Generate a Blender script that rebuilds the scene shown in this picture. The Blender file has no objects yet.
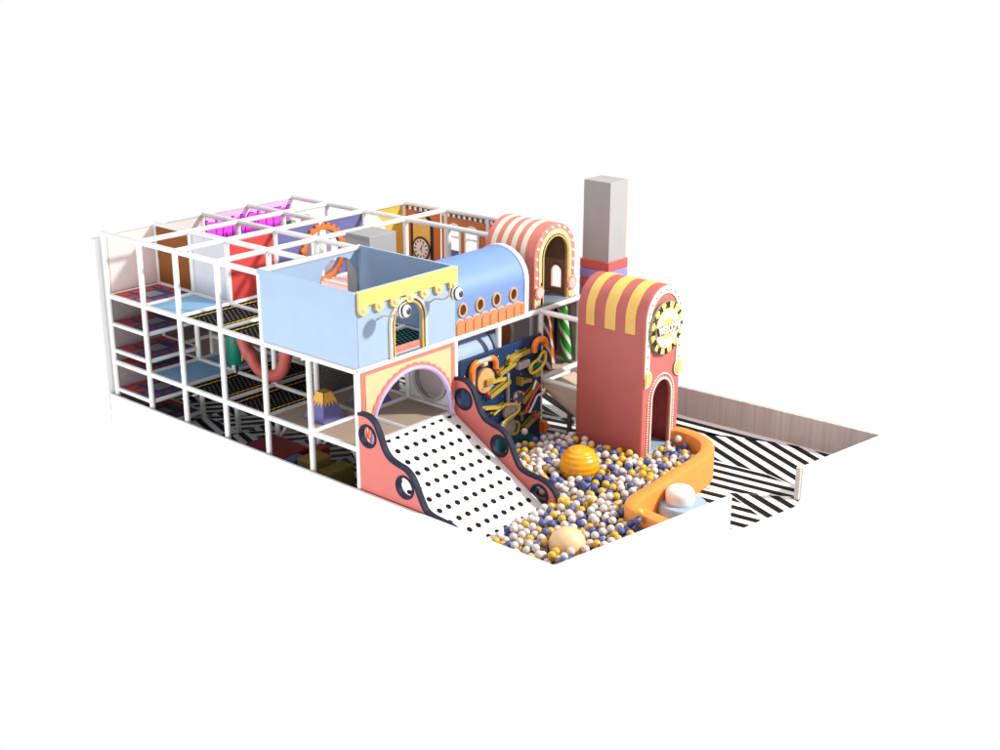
import bpy, bmesh, math, random
import numpy as np
from mathutils import Vector, Matrix
from mathutils.geometry import tessellate_polygon

# ------------------------------------------------------------------ camera, world, lamps, exposure
SC = bpy.context.scene
COL = SC.collection
PI = math.pi

cam_data = bpy.data.cameras.new("camera")
cam = bpy.data.objects.new("camera", cam_data)
COL.objects.link(cam)
yaw, pitch, roll = 0.72055, -0.32447, -0.00133
fw = Vector((math.cos(yaw) * math.cos(pitch), math.sin(yaw) * math.cos(pitch), math.sin(pitch)))
rt = Vector((math.sin(yaw), -math.cos(yaw), 0))
up = rt.cross(fw)
r2 = math.cos(roll) * rt + math.sin(roll) * up
u2 = -math.sin(roll) * rt + math.cos(roll) * up
M = Matrix((r2, u2, -fw)).transposed().to_4x4()
M.translation = Vector((-13.77957, -14.88899, 9.59423))
cam.matrix_world = M
cam_data.sensor_width = 36
cam_data.lens = 36 * 1.28878
cam_data.shift_x = 0.01662
cam_data.shift_y = -0.0099
cam_data.clip_end = 300
SC.camera = cam

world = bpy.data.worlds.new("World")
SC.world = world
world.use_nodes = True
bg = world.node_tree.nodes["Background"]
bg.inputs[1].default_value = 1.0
# added world gradient: white below and around, dimmed overhead to darken the interiors
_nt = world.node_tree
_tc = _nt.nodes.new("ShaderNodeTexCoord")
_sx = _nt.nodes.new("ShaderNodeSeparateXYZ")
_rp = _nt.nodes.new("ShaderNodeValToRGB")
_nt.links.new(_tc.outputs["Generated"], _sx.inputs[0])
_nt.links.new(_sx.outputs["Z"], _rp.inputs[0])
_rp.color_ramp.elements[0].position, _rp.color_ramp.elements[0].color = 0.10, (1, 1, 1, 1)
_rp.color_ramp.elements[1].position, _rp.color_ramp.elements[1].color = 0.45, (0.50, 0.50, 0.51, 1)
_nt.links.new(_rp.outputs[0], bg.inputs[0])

SC.view_settings.view_transform = 'Standard'
SC.view_settings.look = 'None'
SC.view_settings.exposure = 0
SC.view_settings.gamma = 1


def area_lamp(name, loc, target, size, size_y, watts, color=(1, 1, 1)):
    d = bpy.data.lights.new(name, 'AREA')
    d.shape = 'RECTANGLE'
    d.size, d.size_y, d.energy, d.color = size, size_y, watts, color
    o = bpy.data.objects.new(name, d)
    COL.objects.link(o)
    o.location = loc
    o.rotation_euler = (Vector(target) - Vector(loc)).to_track_quat('-Z', 'Y').to_euler()
    return o


KEY_DIR = Vector((-0.42, 0.72, -0.55)).normalized()
kc = Vector((3.0, 0.0, 2.0))
area_lamp("key_lamp", kc - KEY_DIR * 26, kc, 1.6, 1.6, 9800, (1, 0.965, 0.92))
area_lamp("top_lamp", (3.0, 0.5, 15.5), (3.0, 0.5, 0), 9, 9, 950, (1, 0.99, 0.97))
area_lamp("side_lamp", (-9.0, 2.6, 1.2), (0, 2.4, 1.8), 8, 3, 720, (0.97, 0.98, 1))

# ------------------------------------------------------------------ materials
_m = {}


def mat(name, col, rough=0.5, var=0.05, scale=6.0, metal=0.0, spec=0.5, bump=0.0, bscale=60.0, coat=0.0, emit=0.0):
    """Principled surface with a slow tone variation and optional fine grain."""
    if name in _m:
        return _m[name]
    m = bpy.data.materials.new(name)
    m.use_nodes = True
    nt = m.node_tree
    b = nt.nodes["Principled BSDF"]
    b.inputs["Roughness"].default_value = rough
    b.inputs["Metallic"].default_value = metal
    b.inputs["Specular IOR Level"].default_value = spec
    if coat:
        b.inputs["Coat Weight"].default_value = coat
    tc = nt.nodes.new("ShaderNodeTexCoord")
    n = nt.nodes.new("ShaderNodeTexNoise")
    n.inputs["Scale"].default_value = scale
    n.inputs["Detail"].default_value = 4
    nt.links.new(tc.outputs["Object"], n.inputs["Vector"])
    r = nt.nodes.new("ShaderNodeMapRange")
    r.inputs[1].default_value, r.inputs[2].default_value = 0.3, 0.7
    r.inputs[3].default_value, r.inputs[4].default_value = 1 - var, 1 + var
    nt.links.new(n.outputs["Fac"], r.inputs[0])
    h = nt.nodes.new("ShaderNodeHueSaturation")
    h.inputs["Color"].default_value = (*col, 1)
    nt.links.new(r.outputs[0], h.inputs["Value"])
    nt.links.new(h.outputs[0], b.inputs["Base Color"])
    if bump:
        n2 = nt.nodes.new("ShaderNodeTexNoise")
        n2.inputs["Scale"].default_value = bscale
        nt.links.new(tc.outputs["Object"], n2.inputs["Vector"])
        bp = nt.nodes.new("ShaderNodeBump")
        bp.inputs["Strength"].default_value = bump
        bp.inputs["Distance"].default_value = 0.02
        nt.links.new(n2.outputs["Fac"], bp.inputs["Height"])
        nt.links.new(bp.outputs[0], b.inputs["Normal"])
    _m[name] = m
    return m


def streak_mat(name, c1, c2):
    """Vertical cloth-like streaks (brown wall hanging)."""
    m = bpy.data.materials.new(name)
    m.use_nodes = True
    nt = m.node_tree
    b = nt.nodes["Principled BSDF"]
    b.inputs["Roughness"].default_value = 0.8
    tc = nt.nodes.new("ShaderNodeTexCoord")
    mp = nt.nodes.new("ShaderNodeMapping")
    mp.inputs["Scale"].default_value = (14, 14, 0.6)
    nt.links.new(tc.outputs["Object"], mp.inputs[0])
    n = nt.nodes.new("ShaderNodeTexNoise")
    n.inputs["Scale"].default_value = 1.0
    n.inputs["Detail"].default_value = 5
    nt.links.new(mp.outputs[0], n.inputs["Vector"])
    rp = nt.nodes.new("ShaderNodeValToRGB")
    rp.color_ramp.elements[0].position, rp.color_ramp.elements[1].position = 0.3, 0.72
    rp.color_ramp.elements[0].color, rp.color_ramp.elements[1].color = (*c1, 1), (*c2, 1)
    nt.links.new(n.outputs["Fac"], rp.inputs[0])
    nt.links.new(rp.outputs[0], b.inputs["Base Color"])
    return m


WHITE = mat("white_pipe", (0.80, 0.79, 0.78), 0.45, 0.02)
PAINT = mat("white_wall", (0.86, 0.86, 0.86), 0.7, 0.015)
CREAMW = mat("cap_cream", (0.62, 0.57, 0.53), 0.7, 0.03)
BLUE = mat("pale_blue_panel", (0.345, 0.465, 0.635), 0.55, 0.03, 2.0)
BLUEV = mat("tunnel_blue", (0.16, 0.27, 0.68), 0.5, 0.03, 2.0)
YEL = mat("lemon", (0.80, 0.565, 0.165), 0.5, 0.03)
PEACH = mat("peach_yellow", (0.85, 0.55, 0.30), 0.55, 0.04)
SALM = mat("salmon", (0.74, 0.21, 0.16), 0.5, 0.03)
PINKS = mat("coral_pink", (0.62, 0.15, 0.13), 0.55, 0.04, 3)
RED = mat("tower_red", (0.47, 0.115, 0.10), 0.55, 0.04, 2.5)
CREAM = mat("cream", (0.86, 0.80, 0.62), 0.5, 0.03)
STRIPEY = mat("stripe_yellow", (0.78, 0.50, 0.12), 0.5, 0.03)
LAV = mat("lavender", (0.52, 0.42, 0.72), 0.5, 0.03)
NAVYB = mat("navy_trim", (0.013, 0.017, 0.038), 0.6, 0.08, spec=0.2)
BLACK = mat("black_rubber", (0.008, 0.008, 0.009), 0.5, 0.1)
DOT = mat("dot_black", (0.012, 0.010, 0.009), 0.6, 0.1, spec=0.08)
SLIDEW = mat("slide_white", (0.80, 0.79, 0.78), 0.4, 0.015)
GOLD = mat("gold_trim", (0.62, 0.40, 0.10), 0.35, 0.06, 12)
BULB = mat("bulb_white", (0.85, 0.80, 0.76), 0.3, 0.02)
PALEPINK = mat("pale_pink", (0.80, 0.48, 0.44), 0.5, 0.03)
WALLPINK = mat("blush_panel", (0.72, 0.60, 0.57), 0.6, 0.03)
GREYP = mat("pillar_grey", (0.33, 0.325, 0.325), 0.7, 0.03, 3, bump=0.05)
PURPLE = mat("band_purple", (0.26, 0.22, 0.58), 0.55, 0.03)
BANDRED = mat("band_red", (0.50, 0.085, 0.075), 0.55, 0.03)
ORANGE = mat("scallop_orange", (0.76, 0.25, 0.10), 0.5, 0.05)
EDGEP = mat("scallop_edge", (0.72, 0.50, 0.42), 0.5, 0.03)
DKRED = mat("port_dark", (0.09, 0.02, 0.02), 0.4, 0.1)
POOLO = mat("pool_orange", (0.80, 0.27, 0.045), 0.5, 0.05, 4, bump=0.08, bscale=8)
SKYMAT = mat("sky_mat", (0.22, 0.44, 0.66), 0.55, 0.06, 2.5)
BEIGE = mat("beige_mat", (0.48, 0.38, 0.29), 0.65, 0.05, 3)
BROWN = mat("brown_panel", (0.24, 0.07, 0.003), 0.6, 0.05, 3)
GREYWH = mat("grey_white_panel", (0.62, 0.63, 0.67), 0.55, 0.03, 2)
REDP = mat("red_panel", (0.62, 0.05, 0.045), 0.5, 0.03, 2)
NAVYP = mat("slate_blue_panel", (0.12, 0.13, 0.32), 0.55, 0.04, 2)
MAG = mat("magenta", (0.80, 0.06, 0.88), 0.5, 0.04)
MAGL = mat("light_magenta", (0.82, 0.42, 0.86), 0.5, 0.03)
OCHRE = mat("ochre_panel", (0.82, 0.45, 0.06), 0.5, 0.04)
RUST = mat("rust_orange_panel", (0.55, 0.16, 0.04), 0.55, 0.04, 3)
TEAL = mat("dark_teal", (0.02, 0.075, 0.09), 0.5, 0.08)
GREEN = mat("bag_green", (0.0, 0.16, 0.10), 0.5, 0.06)
CANDYG = mat("candy_green", (0.0, 0.26, 0.01), 0.4, 0.04)
CANDYO = mat("candy_orange", (0.62, 0.16, 0.01), 0.4, 0.04)
CANDYB = mat("candy_brown", (0.075, 0.018, 0.010), 0.4, 0.04)
MARB = mat("board_navy", (0.003, 0.032, 0.10), 0.45, 0.08, 5)
MARBT = mat("board_teal", (0.01, 0.14, 0.15), 0.45, 0.1, 5)
TUBEO = mat("tube_orange", (0.85, 0.20, 0.01), 0.35, 0.05)
OLIVE = mat("chute_yellow", (0.36, 0.265, 0.035), 0.4, 0.12, 14)
WOOD = mat("wheel_wood", (0.70, 0.36, 0.12), 0.5, 0.08, 10)
CLEAR = mat("pale_plastic", (0.42, 0.40, 0.38), 0.3, 0.08)
REDB = mat("bright_red", (0.62, 0.02, 0.025), 0.35, 0.05)
BALLW = mat("ball_white", (0.66, 0.58, 0.545), 0.45, 0.03)
BALLY = mat("ball_yellow", (0.70, 0.42, 0.045), 0.45, 0.04)
BALLB = mat("ball_blue", (0.085, 0.105, 0.30), 0.45, 0.05)
BIGO = mat("big_ball_amber", (0.85, 0.36, 0.005), 0.3, 0.04)
BIGP = mat("big_ball_peach", (0.80, 0.52, 0.29), 0.45, 0.03)
PITF = mat("pit_floor", (0.09, 0.07, 0.06), 0.8, 0.1)
DISCB = mat("disc_blue", (0.30, 0.42, 0.55), 0.5, 0.03)
POUF = mat("pouf_white", (0.83, 0.79, 0.74), 0.55, 0.02)
CARN = mat("carpet_navy", (0.055, 0.06, 0.17), 0.9, 0.12, 30)
CARR = mat("carpet_red", (0.48, 0.06, 0.05), 0.9, 0.12, 30)
CARG = mat("carpet_grey", (0.28, 0.26, 0.27), 0.9, 0.1, 30)
NETB = mat("net_black", (0.005, 0.005, 0.005), 0.8, 0.2, 40, spec=0.08)
NETY = mat("net_yellow", (0.80, 0.58, 0.05), 0.6, 0.1)
NETG = mat("net_knot", (0.36, 0.35, 0.34), 0.7, 0.15)
NETT = mat("net_teal", (0.03, 0.30, 0.27), 0.7, 0.1)
MTNB = mat("mountain_blue", (0.12, 0.115, 0.32), 0.6, 0.05)
MTNY = mat("mountain_yellow", (0.72, 0.40, 0.05), 0.6, 0.05)
FLW = mat("floor_white", (0.80, 0.79, 0.78), 0.6, 0.02, spec=0.2)
FLB = mat("floor_black", (0.010, 0.009, 0.009), 0.5, 0.1, spec=0.08)
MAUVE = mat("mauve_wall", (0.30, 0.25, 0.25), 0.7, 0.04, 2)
UCORAL = mat("swing_coral", (0.50, 0.10, 0.085), 0.55, 0.04)
CURTAIN = streak_mat("wall_cloth", (0.42, 0.355, 0.335), (0.55, 0.48, 0.46))
EYEB = mat("eye_black", (0.01, 0.01, 0.012), 0.3, 0.05)
PUPIL = mat("eye_pupil", (0.05, 0.05, 0.055), 0.3, 0.05)


# ------------------------------------------------------------------ mesh helpers
class MB:
    def __init__(s):
        s.v, s.f, s.fm, s.mats = [], [], [], []

    def mi(s, m):
        if m not in s.mats:
            s.mats.append(m)
        return s.mats.index(m)

    def add(s, vs, fs, m):
        o, k = len(s.v), s.mi(m)
        s.v += [tuple(q) for q in vs]
        for q in fs:
            s.f.append([o + i for i in q])
            s.fm.append(k)
        return s

    def box(s, x0, x1, y0, y1, z0, z1, m):
        vs = [(x, y, z) for x in (x0, x1) for y in (y0, y1) for z in (z0, z1)]
        return s.add(vs, [(0, 1, 3, 2), (4, 6, 7, 5), (0, 4, 5, 1), (2, 3, 7, 6), (0, 2, 6, 4), (1, 5, 7, 3)], m)

    def tube(s, pts, r, m, seg=12, closed=False, caps=True, flat=1.0):
        pts = [Vector(p) for p in pts]
        n = len(pts)
        rs = r if isinstance(r, (list, tuple)) else [r] * n
        vs, fs = [], []
        ref = None
        for i, p in enumerate(pts):
            if closed:
                t = (pts[(i + 1) % n] - pts[i - 1]).normalized()
            else:
                t = (pts[min(i + 1, n - 1)] - pts[max(i - 1, 0)]).normalized()
            if ref is None:
                ref = Vector((0, 0, 1)) if abs(t.z) < 0.9 else Vector((1, 0, 0))
            a = (ref - t * ref.dot(t)).normalized()
            ref = a
            b = t.cross(a)
            for k in range(seg):
                an = 2 * PI * k / seg
                vs.append(p + (a * math.cos(an) * flat + b * math.sin(an)) * rs[i])
        for i in range(n if closed else n - 1):
            j = (i + 1) % n
            for k in range(seg):
                l = (k + 1) % seg
                fs.append((i * seg + k, i * seg + l, j * seg + l, j * seg + k))
        if caps and not closed:
            fs.append(tuple(range(seg))[::-1])
            fs.append(tuple((n - 1) * seg + k for k in range(seg)))
        return s.add(vs, fs, m)

    def lathe(s, prof, c, m, axis=(0, 0, 1), seg=28, mats=None):
        """prof: list of (radius, height) along axis from c; mats: one per band."""
        ax = Vector(axis).normalized()
        a = ax.orthogonal().normalized()
        b = ax.cross(a)
        c = Vector(c)
        vs = []
        for (r, h) in prof:
            for k in range(seg):
                an = 2 * PI * k / seg
                vs.append(c + ax * h + (a * math.cos(an) + b * math.sin(an)) * max(r, 1e-4))
        o = len(s.v)
        s.v += [tuple(q) for q in vs]
        for i in range(len(prof) - 1):
            k_ = s.mi(mats[i] if mats else m)
            for k in range(seg):
                l = (k + 1) % seg
                s.f.append([o + i * seg + k, o + i * seg + l, o + (i + 1) * seg + l, o + (i + 1) * seg + k])
                s.fm.append(k_)
        k_ = s.mi(mats[-1] if mats else m)
        s.f.append([o + (len(prof) - 1) * seg + k for k in range(seg)])
        s.fm.append(k_)
        s.f.append([o + k for k in range(seg)][::-1])
        s.fm.append(s.mi(mats[0] if mats else m))
        return s

    def sphere(s, c, r, m, seg=20, rings=12, sq=1.0):
        prof = [(r * math.sin(PI * i / rings), -r * sq * math.cos(PI * i / rings)) for i in range(rings + 1)]
        return s.lathe(prof, c, m, seg=seg)

    def panel(s, outline, holes, plane, at, th, m, side=None):
        """Flat plate with holes. plane X: (y,z); Y: (x,z); Z: (x,y). Occupies at..at+th."""
        def p3(u, v, w):
            return (w, u, v) if plane == 'X' else (u, w, v) if plane == 'Y' else (u, v, w)
        loops = [outline] + list(holes)
        tris = tessellate_polygon([[Vector((u, v, 0)) for u, v in l] for l in loops])
        flat = [q for l in loops for q in l]
        n = len(flat)
        vs = [p3(u, v, at) for u, v in flat] + [p3(u, v, at + th) for u, v in flat]
        fs = [tuple(t) for t in tris] + [tuple(i + n for i in t)[::-1] for t in tris]
        s.add(vs, fs, m)
        o = len(s.v) - 2 * n
        k_ = s.mi(side or m)
        i0 = 0
        for l in loops:
            for i in range(len(l)):
                a, b = i0 + i, i0 + (i + 1) % len(l)
                s.f.append([o + a, o + b, o + b + n, o + a + n])
                s.fm.append(k_)
            i0 += len(l)
        return s

    def build(s, name, parent=None, smooth=40, bevel=0.0):
        me = bpy.data.meshes.new(name)
        me.from_pydata(s.v, [], s.f)
        for m in s.mats:
            me.materials.append(m)
        me.polygons.foreach_set("material_index", s.fm)
        bm = bmesh.new()
        bm.from_mesh(me)
        bmesh.ops.remove_doubles(bm, verts=bm.verts, dist=1e-5)
        bmesh.ops.recalc_face_normals(bm, faces=bm.faces)
        for f in bm.faces:
            f.smooth = smooth > 0
        bm.to_mesh(me)
        bm.free()
        if smooth:
            me.set_sharp_from_angle(angle=math.radians(smooth))
        o = bpy.data.objects.new(name, me)
        COL.objects.link(o)
        if parent is not None:
            attach(o, parent)
        if bevel:
            md = o.modifiers.new("bevel", 'BEVEL')
            md.width, md.segments, md.limit_method, md.angle_limit = bevel, 2, 'ANGLE', math.radians(50)
        return o


def attach(o, parent):
    o.parent = parent
    base = parent
    loc = Vector((0, 0, 0))
    while base is not None:
        if base.type == 'EMPTY':
            loc += base.location
        base = base.parent
    if parent.type == 'EMPTY':
        o.matrix_parent_inverse = Matrix.Translation(-loc)


def thing(name, label, cat, loc=(0, 0, 0), group=None):
    o = bpy.data.objects.new(name, None)
    COL.objects.link(o)
    o.location = loc
    o.empty_display_size = 0.2
    return tag(o, label, cat, group)


def tag(o, label, cat, group=None, kind='thing'):
    o["label"], o["category"] = label, cat
    if group:
        o["group"] = group
    o["kind"] = kind
    return o


def structure(o):
    o["kind"] = "structure"
    return o


def arc(cx, cy, r, a0, a1, n=24, ry=None):
    return [(cx + r * math.cos(a0 + (a1 - a0) * i / n), cy + (ry or r) * math.sin(a0 + (a1 - a0) * i / n)) for i in range(n + 1)]


def arch(cx, z0, hw, zs, n=24, rz=None):
    """Round-headed opening outline: half width hw, sill z0, spring line zs."""
    return [(cx + hw, z0)] + arc(cx, zs, hw, 0, PI, n, rz) + [(cx - hw, z0)]


def circle(cx, cy, r, n=28, ry=None):
    return arc(cx, cy, r, 0, 2 * PI * (n - 1) / n, n - 1, ry)


def rect(a0, a1, b0, b1):
    return [(a0, b0), (a1, b0), (a1, b1), (a0, b1)]


def ring(outer, inner, plane, at, th, m, name, parent, bevel=0.0):
    return MB().panel(outer, [inner], plane, at, th, m).build(name, parent, 40, bevel)


def catmull(pts, n=6):
    out = []
    P = [Vector(p) for p in pts]
    for i in range(len(P) - 1):
        p0, p1, p2, p3 = P[max(i - 1, 0)], P[i], P[i + 1], P[min(i + 2, len(P) - 1)]
        for k in range(n):
            t = k / n
            out.append(tuple(0.5 * ((2 * p1) + (p2 - p0) * t + (2 * p0 - 5 * p1 + 4 * p2 - p3) * t * t + (3 * p1 - p0 - 3 * p2 + p3) * t ** 3)))
    out.append(tuple(P[-1]))
    return out


def text_mesh(body, size, depth, m, name, mw, parent=None, bold=0.0, sx=1.0):
    """Lettering as a mesh; mw maps the text's own plane into the scene."""
    cu = bpy.data.curves.new(name, 'FONT')
    cu.body, cu.size, cu.extrude, cu.offset = body, size, depth, bold
    cu.align_x, cu.align_y = 'CENTER', 'CENTER'
    t = bpy.data.objects.new(name, cu)
    COL.objects.link(t)
    dg = bpy.context.evaluated_depsgraph_get()
    me = bpy.data.meshes.new_from_object(t.evaluated_get(dg))
    bpy.data.objects.remove(t)
    bpy.data.curves.remove(cu)
    me.transform(mw @ Matrix.Diagonal((sx, 1, 1, 1)))
    me.materials.clear()
    me.materials.append(m)
    me.name = name
    o = bpy.data.objects.new(name, me)
    COL.objects.link(o)
    if parent is not None:
        attach(o, parent)
    return o


def on_y(x, y, z, rot=0.0):
    """Text standing on a Y plane, facing -Y."""
    return Matrix.Translation((x, y, z)) @ Matrix.Rotation(PI / 2, 4, 'X') @ Matrix.Rotation(rot, 4, 'Z')


def on_x(x, y, z, rot=0.0):
    """Text standing on an X plane, facing -X."""
    return Matrix.Translation((x, y, z)) @ Matrix.Rotation(-PI / 2, 4, 'Z') @ Matrix.Rotation(PI / 2, 4, 'X') @ Matrix.Rotation(rot, 4, 'Z')


# ------------------------------------------------------------------ setting: floor and walls
L1, L2, TOP = 1.30, 2.69, 3.97
GX = [0, 1.2, 2.4, 3.6, 4.85, 6.08]
GY = [0, 1.2, 2.4, 3.6, 4.85, 6.0, 7.2]


def lerp_front(x):
    return -4.27 - (x - 0.0) * 0.167


fl = MB()
fl.panel([(-0.06, lerp_front(-0.06) - 0.0), (3.83, lerp_front(3.83)), (3.84, -4.985), (3.97, -5.12), (5.71, -5.42), (5.71, lerp_front(5.71)),
          (8.02, lerp_front(8.02)), (7.80, 7.3), (-0.06, 7.3)], [], 'Z', -0.012, 0.012, FLW)


def clip(poly, n, c):
    """Keep the part of poly with n.p <= c."""
    out = []
    for i in range(len(poly)):
        a, b = poly[i], poly[(i + 1) % len(poly)]
        da, db = n[0] * a[0] + n[1] * a[1] - c, n[0] * b[0] + n[1] * b[1] - c
        if da <= 0:
            out.append(a)
        if da * db < 0:
            t = da / (da - db)
            out.append((a[0] + (b[0] - a[0]) * t, a[1] + (b[1] - a[1]) * t))
    return out


def stripes(mb, zone, d, pitch=0.30, width=0.145, phase=0.0, z=0.004):
    l = math.hypot(*d)
    n = (-d[1] / l, d[0] / l)
    ts = [n[0] * p[0] + n[1] * p[1] for p in zone]
    k = math.floor((min(ts) - phase) / pitch) - 1
    while k * pitch + phase < max(ts):
        t0 = k * pitch + phase
        q = clip(clip(zone, n, t0 + width), (-n[0], -n[1]), -t0)
        if len(q) >= 3:
            mb.add([(x, y, z) for x, y in q], [tuple(range(len(q)))], FLB)
        k += 1


DA, DB, DC = (-0.44, -0.9), (0.10, -0.995), (-0.39, -0.92)
zA = [(6.02, -2.25), (7.22, -2.2), (7.44, -2.46), (7.62, -3.03), (7.80, -3.45), (7.95, -3.95), (7.98, -5.56), (6.1, -5.27), (6.34, -4.3), (6.27, -3.2)]
zT = [(6.0, 0.4), (7.80, 0.4), (7.95, -3.90), (7.80, -3.40), (7.62, -2.98), (7.44, -2.40), (7.24, -2.20)]
zC = [(5.13, -4.17), (5.80, -5.25), (5.4, -5.36), (4.60, -5.22)]
zD = [(5.10, -4.17), (4.57, -5.2), (3.99, -5.11), (3.86, -4.98), (3.2, -4.74), (3.2, -3.2), (4.83, -3.2)]
stripes(fl, zA, DA, phase=0.07)
stripes(fl, zT[0:2] + [(7.93, -3.85), (7.24, -2.18), (6.0, -2.2)], (0.03, -1), phase=0.04)
stripes(fl, [(7.24, -2.22), (7.93, -3.87), (7.80, -3.42), (7.62, -3.0), (7.44, -2.42)], (0.03, -1), phase=0.04)
stripes(fl, [(6.24, -3.2), (6.31, -4.3), (6.06, -5.28), (5.82, -5.25), (5.13, -4.15), (4.86, -3.2), (4.86, -0.9), (5.9, -0.3), (6.0, -2.3)], DB, phase=0.0)
stripes(fl, zC, DC, phase=0.02)
stripes(fl, zD, (0.12, -0.99), phase=0.1)
stripes(fl, [(6.22, 0.95), (6.15, 0.45), (7.6, 0.45), (7.6, 2.5), (7.0, 2.5)], (-0.40, -0.91), 0.40, 0.20, 0.05)
stripes(fl, [(4.9, -0.85), (5.9, -0.27), (6.13, 0.45), (6.20, 0.98), (6.96, 2.5), (4.9, 2.5)], (0.2, -0.97), 0.30, 0.15, 0.1)
# inner hall: wedges of alternating direction
for i in range(6):
    x0, x1 = i * 1.3, i * 1.3 + 1.3
    for j in range(6):
        y0 = -0.3 + j * 1.28
        if x1 > 7.8:
            continue
        q1 = [(x0 + .01, y0), (x1 - .01, y0), (x0 + .01, y0 + 1.24)]
        q2 = [(x1 - .01, y0 + .02), (x1 - .01, y0 + 1.26), (x0 + .02, y0 + 1.26)]
        d1, d2 = ((0.80, -0.60), (-0.3, -0.95)) if x1 < 4.5 else (DA, DB)
        if y0 < 2.5 and x1 > 4.6:
            continue
        stripes(fl, q1, d1, 0.26, 0.13, 0.03 * i)
        stripes(fl, q2, d2, 0.26, 0.13, 0.05 * j)
floor = structure(fl.build("floor", None, 0))

WZ = 0.615


def wall_run(name, pts, th, z1, m, label, capm=None):
    """Low wall along a line pts[0]->pts[1]; th is the offset to its outer side."""
    (xa, ya), (xb, yb) = pts
    d = Vector((xb - xa, yb - ya, 0)).normalized()
    n = Vector((d.y, -d.x, 0)) * th
    mb = MB()
    mb.panel([(xa, ya), (xb, yb), (xb + n.x, yb + n.y), (xa + n.x, ya + n.y)], [], 'Z', -0.012, z1 + 0.012, m)
    o = mb.build(name, None, 0, 0.006)
    tag(o, label, "wall")
    return o


wall_run("low_wall", ((-0.075, 7.3), (-0.075, -4.35)), 0.06, WZ, PAINT, "long low white wall below the open pipe bays and slide side")
wall_run("low_wall", ((-0.07, lerp_front(-0.07)), (3.83, lerp_front(3.83))), 0.07, WZ, PAINT, "low white wall in front of the ball pit and white pouf")
wall_run("low_wall", ((5.71, lerp_front(5.71)), (8.10, lerp_front(8.10))), 0.07, WZ, PAINT, "short low white wall right of the gap in the front wall")
wb = wall_run("low_wall", ((8.06, lerp_front(8.06) + 0.012), (7.80, 1.5)), 0.08, WZ, CURTAIN, "low brown wall with streaked cloth face behind striped floor")
post = MB().box(5.645, 5.745, lerp_front(5.66) - 0.055, lerp_front(5.66) + 0.03, 0.0, WZ + 0.004, CREAMW).build("wall_end_cap", bpy.data.objects["low_wall.002"], 0)
o = MB().box(-0.14, 4.9, 7.33, 7.5, -0.012, 3.84, PAINT).build("tall_wall", None, 0, 0.01)
tag(o, "tall white wall standing behind the pipe frame", "wall")

# ------------------------------------------------------------------ pipe frame
frame = thing("play_frame", "white padded pipe frame of the three level indoor playground", "play frame", (0, 0, 0))
PR = 0.055


def post_at(x, y, z0=0.0, z1=TOP, r=PR):
    MB().tube([(x, y, z0), (x, y, z1)], r, WHITE, 14).build("post", frame)


def beam(a, b, r=PR * 0.96):
    MB().tube([a, b], r, WHITE, 14).build("beam", frame)


for i, x in enumerate(GX):
    for j, y in enumerate(GY):
        if i == 5 and j > 4:
            continue
        top = TOP
        if (i <= 2 and j <= 1 and not (i == 2 and j == 0)) or (i == 1 and j == 2):
            top = L2
        if i in (3,) and j <= 2 or (i == 4 and j == 0) or (i == 5 and j <= 1) or (i in (4,) and j == 1) or (i == 2 and j == 0):
            top = L2
        if (i, j) == (3, 3) or (i, j) == (2, 1):
            top = L2
        if (i, j) == (1, 0):
            top = L1
        post_at(x, y, 0.0, top)
for z in (L1, L2):
    for j, y in enumerate(GY):
        beam((0, y, z), (GX[4 if j > 4 else 5], y, z))
    for i, x in enumerate(GX):
        beam((x, 0, z), (x, GY[4 if i == 5 else 6], z))
# open top grid
for j in (3, 4, 5, 6):
    beam((0, GY[j], TOP), (GX[5 if j < 5 else 4], GY[j], TOP))
beam((0, GY[2], TOP + 0.03), (GX[2], GY[2], TOP + 0.03))
for i in (0, 1, 2, 4):
    beam((GX[i], GY[2] if i < 4 else 1.25, TOP), (GX[i], GY[6], TOP))
beam((GX[3], GY[4], TOP), (GX[3], GY[6], TOP))
beam((GX[5], 1.25, TOP), (GX[5], GY[4], TOP))
# braces and links
beam((GX[4], 0, L2 - 0.02), (4.86, -0.95, L2 - 0.02), 0.052)
beam((GX[4], -0.02, L1), (4.86, -0.95, L1), 0.05)
for (a, b, c) in (((1.2, 2.45, 0.2), (1.2, 1.8, 1.0), (1.2, 1.2, 0.2)), ((1.2, 1.15, 0.2), (1.2, 0.6, 1.0), (1.2, 0.05, 0.2)), ((1.2, 3.55, 0.2), (1.2, 3.0, 1.0), (1.2, 2.5, 0.2))):
    MB().tube([a, b, c], 0.045, WHITE, 10).build("brace", frame)
# extra landings of the climbing bay
LAND = [2.11, 1.55, 0.71, 0.16]
for z in LAND:
    MB().tube([(0, 6.0, z), (0, 7.2, z), (1.2, 7.2, z), (1.2, 6.0, z)], 0.045, WHITE, 10, closed=True).build("landing_rail", frame)


# ------------------------------------------------------------------ deck mats
def carpet(x0, x1, y0, y1, z, label):
    mb = MB()
    mb.box(x0, x1, y0, y1, z - 0.05, z, GREYWH)
    n = 12
    for i in range(n):
        for j in range(n):
            r = max(abs(i - 5.5), abs(j - 5.5))
            if r < 2:
                m = CARG
            elif r < 3.2:
                m = CARN
            elif r < 5:
                m = CARR if (i * 7 + j * 3 + (i * j) % 3) % 3 else CARN
            else:
                m = CARN if j < 6 else CARR
            a, b = x0 + (x1 - x0) * i / n, x0 + (x1 - x0) * (i + 1) / n
            c, d = y0 + (y1 - y0) * j / n, y0 + (y1 - y0) * (j + 1) / n
            mb.add([(a, c, z + .004), (b, c, z + .004), (b, d, z + .004), (a, d, z + .004)], [(0, 1, 2, 3)], m)
    return tag(mb.build("carpet_mat", None, 0), label, "mat", "carpeted landings")


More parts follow.
